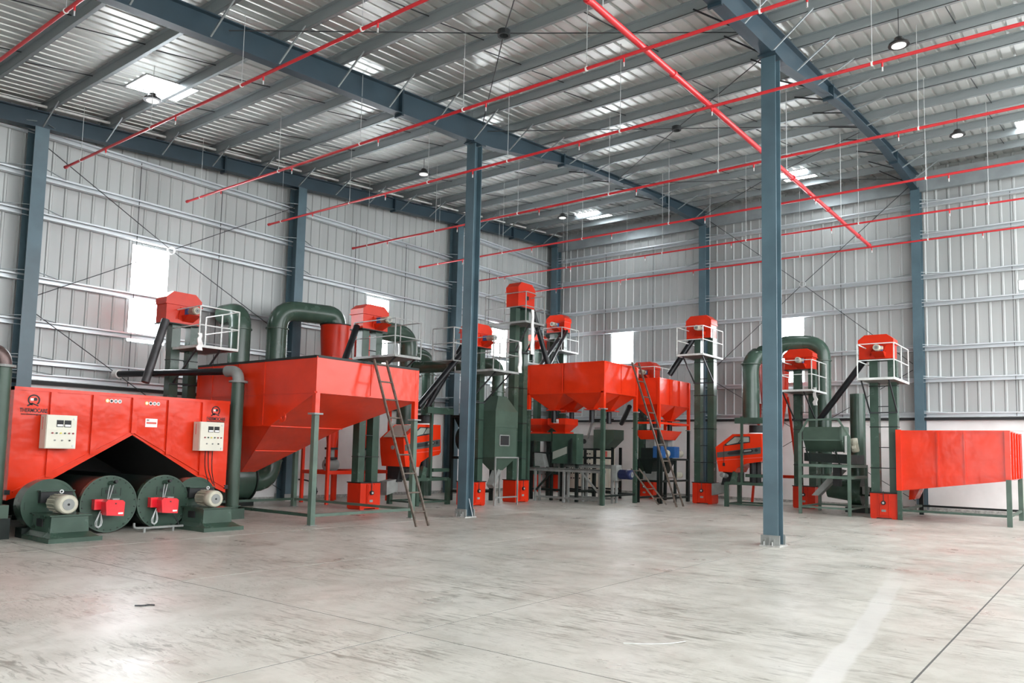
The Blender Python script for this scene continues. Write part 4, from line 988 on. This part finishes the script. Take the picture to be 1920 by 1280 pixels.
for p, q in (((9.75, -1.5, 0), (10.1, -1.6, 3.4)), ((11.45, -1.6, 0.0), (11.05, -1.7, 3.6)), ((10.4, -1.0, 0), (10.5, -1.2, 3.4))): MB().bar(p, q, 0.07).build('leg', REDD, t)
MB().bar((9.8, -1.5, 0.95), (11.35, -1.6, 0.95), 0.07, 0.1).build('frame_rail', REDD, t)
duct('grey-green inverted-U duct behind the nearest column on the right', [(10.62, -1.75, 4.74), (10.62, -1.75, 5.42), (12.12, -1.45, 5.38), (12.12, -1.45, 0.6)], 0.255, 0.55, [(12.12, -1.45, 4.78)], (12.12, -1.45, 0.0))

# ------------------------------------------------------------------ destoner
t = thing('destoner', 'grey-green destoner with a slanted hopper on a tall open frame, left of the rightmost elevator', 'grain cleaner', (13.1, -3.95, 0))
for (x, y), z in (((12.44, -4.88), 2.30), ((13.78, -4.88), 2.22), ((13.78, -3.02), 1.42), ((12.44, -3.02), 1.42)): MB().box(x-0.04, y-0.04, 0, x+0.04, y+0.04, z).build('leg', LEGG, t)
for z in (1.38, 1.06, 0.20):
    for p, q in (((12.44, -4.88), (13.78, -4.88)), ((13.78, -4.88), (13.78, -3.02)), ((13.78, -3.02), (12.44, -3.02)), ((12.44, -3.02), (12.44, -4.88))):
        MB().bar((*p, z), (*q, z), 0.06, 0.08 if z > .5 else 0.05).build('frame_rail', LEGG, t)
for k, (p, q) in enumerate((((12.44, -4.88, 2.28), (12.66, -4.88, 2.68)), ((12.66, -4.88, 2.68), (13.50, -4.88, 2.70)), ((13.50, -4.88, 2.70), (13.78, -4.88, 2.22)))): MB().bar(p, q, 0.05).build('bent_handrail', LEGG, t)
MB().prism([(-4.78, 2.12), (-4.78, 2.48), (-4.05, 2.48), (-4.05, 1.82), (-4.45, 1.78)], 'x', 12.50, 13.52).build('hopper', GRN2, t)
MB().prism([(-4.80, 2.10), (-4.80, 2.50), (-4.03, 2.50), (-4.03, 1.80), (-4.45, 1.76)], 'x', 13.52, 13.57).build('hopper_end', LEGG, t)
MB().box(12.46, -4.80, 2.09, 13.60, -4.775, 2.12).build('hopper_lip', LEGG, t)
MB().hexa([(12.5, -4.7, 1.50), (13.78, -4.7, 1.44), (13.78, -3.2, 1.44), (12.5, -3.2, 1.50)], [(12.5, -4.7, 1.74), (13.78, -4.7, 1.70), (13.78, -3.2, 1.70), (12.5, -3.2, 1.74)]).build('vibrating_deck', DRK, t)
MB().box(13.60, -4.62, 1.76, 13.68, -4.40, 2.24).build('gauge_plate', RAIL, t)
motor(t, (13.78, -4.15, 1.78), (-0.15, 0, 1), 0.40, 0.10, MOT)
MB().prism([(12.55, 0.5), (12.75, 0.5), (13.45, 1.25), (13.25, 1.30)], 'y', -4.2, -3.85).build('stone_chute', GREY, t)
MB().box(13.22, -4.45, 0.80, 13.42, -4.25, 1.44).build('outlet_sleeve', BLACK, t)
for x in (12.7, 13.5): MB().bar((x, -4.75, 1.40), (x-0.12, -4.78, 1.86), 0.04).build('strut', DRK, t)
t = thing('suction_fan', 'dark green fan with an upright pipe, behind the destoner frame', 'fan', (13.4, -2.55, 0))
MB().tube((13.25, -2.75, 0.62), (13.62, -2.75, 0.62), 0.42, 30).build('fan_casing', GRN, t)
MB().tube((12.62, -2.75, 0.66), (13.25, -2.75, 0.66), 0.26, 24, 0.34).build('inlet_cone', GRN, t)
MB().box(13.18, -3.05, 0.0, 13.95, -2.3, 0.16).build('base_frame', DRK, t)
MB().box(13.66, -3.02, 0.55, 13.86, -2.98, 0.78).build('name_plate', GREY, t)
motor(t, (13.62, -2.75, 0.62), (1, 0, 0), 0.34, 0.13, GRN)
MB().tube((13.42, -2.45, 0.85), (13.42, -2.45, 3.58), 0.225, 8).build('riser_pipe', GRN, t)

# ------------------------------------------------------------------ hoppers on the right and in the middle
def posts(t, pts, z_red, z_top, w=0.06, low=DRK, flange=True):
    for x, y in pts:
        MB().box(x-w, y-w, z_red, x+w, y+w, z_top).build('upper_post', RED, t)
        MB().box(x-w*.95, y-w*.95, 0, x+w*.95, y+w*.95, z_red).build('leg', low, t)
        if flange: MB().box(x-w*1.7, y-w*1.7, z_red-0.02, x+w*1.7, y+w*1.7, z_red+0.012).build('post_flange', GREY, t)
t = thing('feed_hopper', 'red wedge-bottomed feed hopper at the far right, on green legs', 'hopper', (16.3, -3.4, 0))
xa_, xb_, ya_, yb_ = 15.03, 17.54, -4.92, -2.02
pr_ = [(xa_, 2.36), (xb_, 2.36), (xb_, 1.15), (xa_, 0.79)]
MB().prism(pr_, 'y', ya_, ya_+0.02).build('side_panel', RED, t); MB().prism(pr_, 'y', yb_-0.02, yb_).build('side_panel', RED, t)
MB().box(xb_-0.02, ya_+.02, 1.15, xb_, yb_-.02, 2.36).build('end_panel', RED, t); MB().box(xa_, ya_+.02, 0.79, xa_+0.02, yb_-.02, 2.36).build('end_panel', RED, t)
MB().hexa([(xa_, ya_, 0.77), (xb_, ya_, 1.13), (xb_, yb_, 1.13), (xa_, yb_, 0.77)], [(xa_, ya_, 0.79), (xb_, ya_, 1.15), (xb_, yb_, 1.15), (xa_, yb_, 0.79)]).build('floor_panel', RED, t)
for x in (15.98, 16.60): MB().box(x-0.02, ya_-0.03, 0.80+(x-xa_)*0.143, x+0.02, ya_, 2.36).build('panel_joint', RED, t)
MB().bar((xa_, ya_-0.008, 1.10), (xb_, ya_-0.008, 1.26), 0.015).build('panel_joint', RED, t)
MB().box(xa_-0.04, ya_-0.04, 0.78, xa_+0.09, ya_, 2.40).build('end_flange', RED, t)
for y in (-4.3, -3.7, -3.0, -2.4): MB().box(xb_, y-0.05, 1.16, xb_+0.05, y+0.05, 2.36).build('stiffener', RED, t)
for p, q in (((xa_, ya_), (xb_, ya_)), ((xb_, ya_), (xb_, yb_)), ((xb_, yb_), (xa_, yb_)), ((xa_, yb_), (xa_, ya_))): MB().bar((*p, 2.36), (*q, 2.36), 0.045).build('rim_angle', RED, t)
for (x, y), zt_, ml in (((15.06, -4.90), 0.80, GRN), ((17.53, -4.92), 2.36, LEGG), ((17.53, -2.04), 2.36, LEGG), ((15.06, -2.04), 0.80, DRK)):
    MB().box(x-0.055, y-0.055, 0, x+0.055, y+0.055, 1.16 if zt_ > 1 else zt_).build('leg', ml, t)
    if zt_ > 1: MB().box(x-0.06, y-0.06, 1.16, x+0.06, y+0.06, 2.38).build('upper_post', RED, t)
for p, q, ml in (((15.06, -4.90), (17.53, -4.92), GRN), ((17.53, -4.92), (17.53, -2.04), LEGG), ((17.53, -2.04), (15.06, -2.04), DRK), ((15.06, -2.04), (15.06, -4.90), LEGG)): MB().bar((*p, 0.26), (*q, 0.26), 0.06).build('tie_rail', ml, t)
MB().prism([(15.1, 0.78), (15.35, 0.80), (15.22, 0.52), (15.08, 0.50)], 'y', -3.9, -3.2).build('outlet_gate', RED, t)

def funnels(t, xs_, ys_, z0, z1, ow=0.11):
    for i in range(len(xs_)-1):
        for j in range(len(ys_)-1):
            a, b = xs_[i], xs_[i+1]; c, d = ys_[j], ys_[j+1]; mx = (a+b)/2; my = (c+d)/2
            MB().frus((mx-ow, my-ow, mx+ow, my+ow), z1, (a, c, b, d), z0).build('funnel', RED, t)
            MB().box(mx-0.2, my-0.16, z1-0.03, mx+0.3, my+0.16, z1).build('slide_gate', REDD, t)
            MB().tube((mx, my, z1-0.03), (mx, my, z1-0.42), 0.085, 14).build('drop_tube', BLK, t)
t = thing('twin_hopper', 'red double hopper with funnel bottoms, right of the tallest elevator', 'hopper', (5.8, -6.15, 0))
xa_, xb_, ya_, yb_ = 4.32, 7.25, -7.22, -5.10
zt_, zb_ = 4.42, 3.48
for n_, bx_ in (('side_panel', (xa_, ya_, xb_, ya_+.02)), ('side_panel', (xa_, yb_-.02, xb_, yb_)), ('end_panel', (xb_-.02, ya_+.02, xb_, yb_-.02)), ('end_panel', (xa_, ya_+.02, xa_+.02, yb_-.02))):
    MB().box(bx_[0], bx_[1], zb_, bx_[2], bx_[3], zt_).build(n_, RED, t)
MB().box(5.75, ya_, zb_, 5.77, yb_, zt_-0.02).build('partition', RED, t)
MB().box(5.70, ya_-0.02, zb_, 5.73, ya_, zt_).build('panel_joint', RED, t); MB().box(xb_, -6.16, zb_, xb_+0.02, -6.13, zt_).build('panel_joint', RED, t)
for z in (zb_, zt_):
    for p, q in (((xa_, ya_), (xb_, ya_)), ((xb_, ya_), (xb_, yb_)), ((xb_, yb_), (xa_, yb_)), ((xa_, yb_), (xa_, ya_))): MB().bar((*p, z), (*q, z), 0.04).build('rim_angle', RED, t)
funnels(t, [xa_, 5.76, xb_], [ya_, -6.15, yb_], zb_, 2.98)
posts(t, [(7.22, -7.18), (7.22, -5.13), (4.36, -5.13), (4.36, -7.18)], 2.96, zt_, 0.06, GRN)
for p, q in (((7.22, -7.18), (7.22, -5.13)), ((7.22, -5.13), (4.36, -5.13))): MB().bar((*p, 0.28), (*q, 0.28), 0.06).build('tie_rail', DRK, t)
MB().tube((6.95, -5.05, 3.15), (6.25, -4.35, 2.62), 0.08, 14).build('cross_spout', BLK, t)

t = thing('ribbed_hopper', 'orange-red hopper with three ribbed panels, right of the second ladder', 'hopper', (7.5, -3.75, 0))
xa_, xb_, ya_, yb_ = 7.02, 7.96, -4.88, -2.62
zt_, zb_ = 4.08, 3.24
for n_, bx_ in (('side_panel', (xa_, ya_, xb_, ya_+.02)), ('side_panel', (xa_, yb_-.02, xb_, yb_)), ('end_panel', (xb_-.02, ya_+.02, xb_, yb_-.02)), ('end_panel', (xa_, ya_+.02, xa_+.02, yb_-.02))):
    MB().box(bx_[0], bx_[1], zb_, bx_[2], bx_[3], zt_).build(n_, RED, t)
for y in (-4.15, -3.42, -2.72): MB().box(xb_, y-0.06, zb_, xb_+0.05, y+0.06, zt_).build('rib', RED, t)
for z in (zb_, zt_):
    for p, q in (((xa_, ya_), (xb_, ya_)), ((xb_, ya_), (xb_, yb_)), ((xb_, yb_), (xa_, yb_)), ((xa_, yb_), (xa_, ya_))): MB().bar((*p, z), (*q, z), 0.035).build('rim_angle', RED, t)
funnels(t, [xa_, xb_], [ya_, -3.75, yb_], zb_, 2.76, 0.09)
posts(t, [(7.93, -4.86), (7.93, -2.64), (7.05, -2.64), (7.05, -4.86)], 2.44, zt_, 0.045, DRK)
for z in (2.62,):
    for p, q in (((7.05, -4.86), (7.93, -4.86)), ((7.93, -4.86), (7.93, -2.64)), ((7.93, -2.64), (7.05, -2.64))): MB().bar((*p, z), (*q, z), 0.07).build('frame_rail', RED, t)

# mill under the ribbed hopper
t = thing('roller_mill', 'dark roller mill with blue gearboxes under the ribbed hopper', 'mill', (7.5, -3.75, 0))
MB().frus((7.18, -4.70, 7.80, -3.40), 2.08, (6.98, -4.82, 7.98, -3.25), 2.38).build('feed_tray', RED, t)
for y in (-4.4, -3.4):
    MB().box(7.3, y-0.16, 1.80, 7.62, y+0.16, 2.08).build('feed_gate', GREY, t)
    MB().box(7.18, y-0.26, 1.46, 7.60, y+0.22, 1.80).build('mill_housing', DRK, t)
    g_ = MB().box(7.62, y-0.26, 1.48, 7.90, y+0.10, 1.86).build('gearbox', MBLU, t)
    for k in range(4): MB().box(7.90, y-0.24+k*0.09, 1.50, 7.92, y-0.20+k*0.09, 1.84).build('gearbox_rib', MBLU, g_)
    motor(t, (7.76, y+0.12, 1.62), (0, 1, 0), 0.36, 0.125)
    MB().frus((7.3, y-0.15, 7.5, y+0.15), 0.95, (7.16, y-0.3, 7.66, y+0.3), 1.40).build('outlet_funnel', DRK, t)
legs_and_rails(t, [((7.95, -4.72), 1.42), ((7.95, -3.7), 1.42), ((7.95, -2.75), 1.42), ((7.12, -4.72), 1.42), ((7.12, -2.75), 1.42)], [((7.95, -4.72, 1.43), (7.95, -2.75, 1.43)), ((7.12, -4.72, 1.43), (7.95, -4.72, 1.43)), ((7.12, -2.75, 1.43), (7.95, -2.75, 1.43)), ((7.95, -4.72, 0.72), (7.95, -2.75, 0.72)), ((7.12, -4.72, 0.72), (7.95, -4.72, 0.72)), ((7.95, -4.72, 0.16), (7.95, -2.75, 0.16)), ((7.12, -4.72, 0.16), (7.12, -2.75, 0.16))], 0.08)
MB().box(7.2, -4.55, 0.74, 7.7, -4.0, 1.02).build('bran_duct', GREY, t); motor(t, (7.80, -3.35, 0.90), (0.2, 1, 0), 0.28, 0.10)

# separators, tables and panels under the double hopper
t = thing('gravity_separator', 'dark green separator with two small red feed hoppers on top, under the double hopper', 'separator', (5.0, -6.1, 0))
MB().box(4.95, -6.62, 1.22, 5.90, -6.22, 2.20).build('cabinet', GRN, t)
MB().box(3.95, -6.50, 1.95, 4.83, -5.45, 2.20).build('deck_box', GRN, t)
MB().prism([(5.0, 1.35), (5.55, 1.55), (5.55, 1.78), (5.0, 1.60)], 'y', -6.66, -6.62).build('sight_window', CLR, t)
MB().prism([(5.62, 1.22), (5.74, 1.22), (5.74, 2.05), (5.62, 1.95)], 'y', -6.70, -6.62).build('corner_rib', DRK, t)
for x0_, x1_, y_ in ((3.72, 4.50, -6.2), (4.78, 5.48, -6.25)):
    h_ = MB().box(x0_, y_-0.42, 2.50, x1_, y_+0.35, 2.70).build('feed_hopper', REDD, t)
    MB().frus((x0_+0.20, y_-0.14, x1_-0.20, y_+0.15), 2.26, (x0_, y_-0.42, x1_, y_+0.35), 2.50).build('hopper_funnel', REDD, h_)
    MB().box(x0_+0.10, y_-0.26, 2.18, x1_-0.10, y_+0.25, 2.26).build('hopper_base', REDD, h_)
nt_ = MB().box(5.00, -6.675, 2.54, 5.22, -6.67, 2.67).build('paper_label', PAPER, t)
MB().box(5.02, -6.678, 2.57, 5.20, -6.675, 2.585).build('label_print', STK, nt_)
legs_and_rails(t, [((4.0, -6.45), 1.95), ((4.82, -6.45), 1.95), ((4.0, -5.5), 1.95), ((5.3, -6.55), 1.22), ((5.88, -6.55), 1.22), ((5.88, -5.5), 1.22), ((4.82, -5.5), 1.22)], [((4.0, -6.45, 1.55), (5.3, -6.45, 1.55)), ((4.0, -6.45, 1.0), (5.88, -6.45, 1.0)), ((4.0, -6.45, 0.35), (5.88, -6.45, 0.35)), ((4.82, -5.5, 0.35), (5.88, -5.5, 0.35)), ((5.88, -6.45, 0.35), (5.88, -5.5, 0.35))], 0.09)
MB().prism([(4.84, 1.58), (5.2, 1.58), (4.84, 1.95)], 'y', -6.50, -6.46).build('corner_gusset', GRN2, t)
MB().hexa([(4.35, -6.75, 1.12), (4.75, -6.75, 1.10), (4.75, -6.50, 1.10), (4.35, -6.50, 1.12)], [(4.30, -6.72, 1.55), (4.62, -6.72, 1.53), (4.62, -6.5, 1.53), (4.30, -6.5, 1.55)]).build('louvre_panel', GREY, t)
def table(label, x0_, x1_, y0_, y1_, z, legm=GREY, diag=True):
    t = thing('sorting_table', label, 'conveyor table', ((x0_+x1_)/2, (y0_+y1_)/2, 0), group='grey sorting tables')
    MB().box(x0_, y0_, z-0.02, x1_, y1_, z).build('table_top', GREY, t)
    for y in (y0_, y1_-0.03): MB().box(x0_, y, z-0.10, x1_, y+0.03, z+0.015).build('side_channel', DECK, t)
    for x in (x0_+0.25, x0_+(x1_-x0_)*0.5, x1_-0.05):
        for y in (y0_+0.03, y1_-0.03): MB().box(x-0.035, y-0.035, 0, x+0.035, y+0.035, z-0.02).build('leg', legm, t)
    for y in (y0_+0.03, y1_-0.03): MB().bar((x0_+0.25, y, 0.14), (x1_-0.05, y, 0.14), 0.05).build('tie_rail', DECK, t)
    if diag:
        MB().bar((x1_-0.75, y0_+0.03, z-0.06), (x1_-0.07, y0_+0.03, 0.35), 0.05).build('diagonal', legm, t)
        MB().bar((x0_+0.95, y0_+0.03, z-0.06), (x0_+0.28, y0_+0.03, 0.35), 0.05).build('diagonal', DRK, t)
    return t
table('grey sorting table standing in front, between the tallest elevator and the hopper post', 4.35, 7.10, -7.08, -6.78, 1.07)
t = table('second grey table behind the first, a navy motor at its right end', 4.60, 6.95, -6.05, -5.75, 1.20, diag=False)
MB().box(6.90, -6.08, 0.72, 7.06, -5.72, 1.22).build('drive_box', GREY, t)
motor(t, (7.07, -5.9, 0.93), (1, 0.1, 0), 0.45, 0.15, NAVY)
t = thing('seed_treater', 'grey machine with a side hopper in front of the beige switchboard', 'machine', (5.2, -3.7, 0))
MB().prism([(5.25, 1.75), (5.25, 2.42), (6.08, 2.42), (6.08, 2.08), (5.72, 1.76)], 'y', -4.05, -3.35).build('hopper', GRN2, t)
MB().box(4.42, -3.95, 1.74, 5.24, -3.45, 2.22).build('drum_housing', GREY, t)
MB().tube((4.8, -3.97, 2.0), (4.8, -3.94, 2.0), 0.09, 12).build('bearing', BLACK, t)
MB().bar((4.95, -3.97, 2.1), (5.15, -3.97, 2.75), 0.06).build('feed_pipe', GREY, t)
MB().box(5.3, -4.07, 2.42, 5.6, -3.7, 2.5).build('lid', GREY, t); MB().bar((5.55, -3.9, 2.5), (5.45, -3.9, 2.76), 0.07).build('feed_pipe', GREY, t)
MB().bar((5.05, -3.95, 2.78), (6.0, -3.95, 2.78), 0.05).build('top_bar', DRK, t)
legs_and_rails(t, [((4.5, -3.95), 1.74), ((5.25, -3.95), 1.74), ((5.98, -3.95), 1.80), ((5.98, -3.4), 1.80), ((4.5, -3.4), 1.74)], [((4.5, -3.95, 1.42), (5.98, -3.95, 1.42)), ((4.5, -3.95, 1.72), (5.98, -3.95, 1.72)), ((4.5, -3.95, 0.35), (5.98, -3.95, 0.35)), ((5.98, -3.95, 0.35), (5.98, -3.4, 0.35))], 0.08)
MB().box(5.60, -4.0, 1.46, 5.72, -3.88, 1.66).build('red_canister', STK, t)
for o_ in t.children: o_.location.x -= 0.30
t = thing('switchboard', 'beige electrical switchboard with rows of knobs by the back wall', 'switchboard', (2.3, -0.6, 0))
MB().box(1.42, -0.80, 0.12, 3.72, -0.42, 1.86).build('enclosure', BEIGE, t)
MB().box(1.42, -0.78, 0.0, 3.72, -0.44, 0.12).build('plinth', DRK, t)
for k in range(3):
    d_ = MB().box(1.45+k*0.76, -0.82, 0.16, 2.18+k*0.76, -0.80, 1.82).build('door', BEIGE, t)
    if k < 2:
        for r_ in range(6):
            for c_ in range(5): MB().tube((1.56+k*0.76+c_*0.12, -0.845, 0.55+r_*0.2), (1.56+k*0.76+c_*0.12, -0.82, 0.55+r_*0.2), 0.028, 8).build('knob', BLACK, d_)

# ------------------------------------------------------------------ litter on the floor
def scrap(label, pts, r, ma_):
    P_ = [Vector(p) for p in pts]; o = MB().path(bend(pts, 0.05, 4), r, 6).build('wire_scrap', ma_, None, off=P_[0]); tag(o, label, 'scrap')
scrap('pale bent wire scrap lying on the floor in the foreground centre', [(16.35, -21.98, 0.004), (16.52, -21.86, 0.004), (16.66, -21.70, 0.004), (16.74, -21.62, 0.02), (16.72, -21.56, 0.004)], 0.004, RAIL)
scrap('dark twist of wire on the floor at the lower left', [(12.05, -24.0, 0.008), (12.12, -23.94, 0.008), (12.10, -23.88, 0.008), (12.16, -23.86, 0.008)], 0.007, ROD)

t = thing('rubber_hose', 'black hose looping off the foot of the left-wall column behind the cyclone legs', 'hose', (0.75, -13.25, 0.02))
MB().path(bend([(0.62, -13.45, 0.62), (0.70, -13.1, 0.60), (0.75, -12.8, 0.35), (0.75, -12.95, 0.03), (0.75, -13.4, 0.03)], 0.25, 6), 0.022, 8).build('hose', BLACK, t)
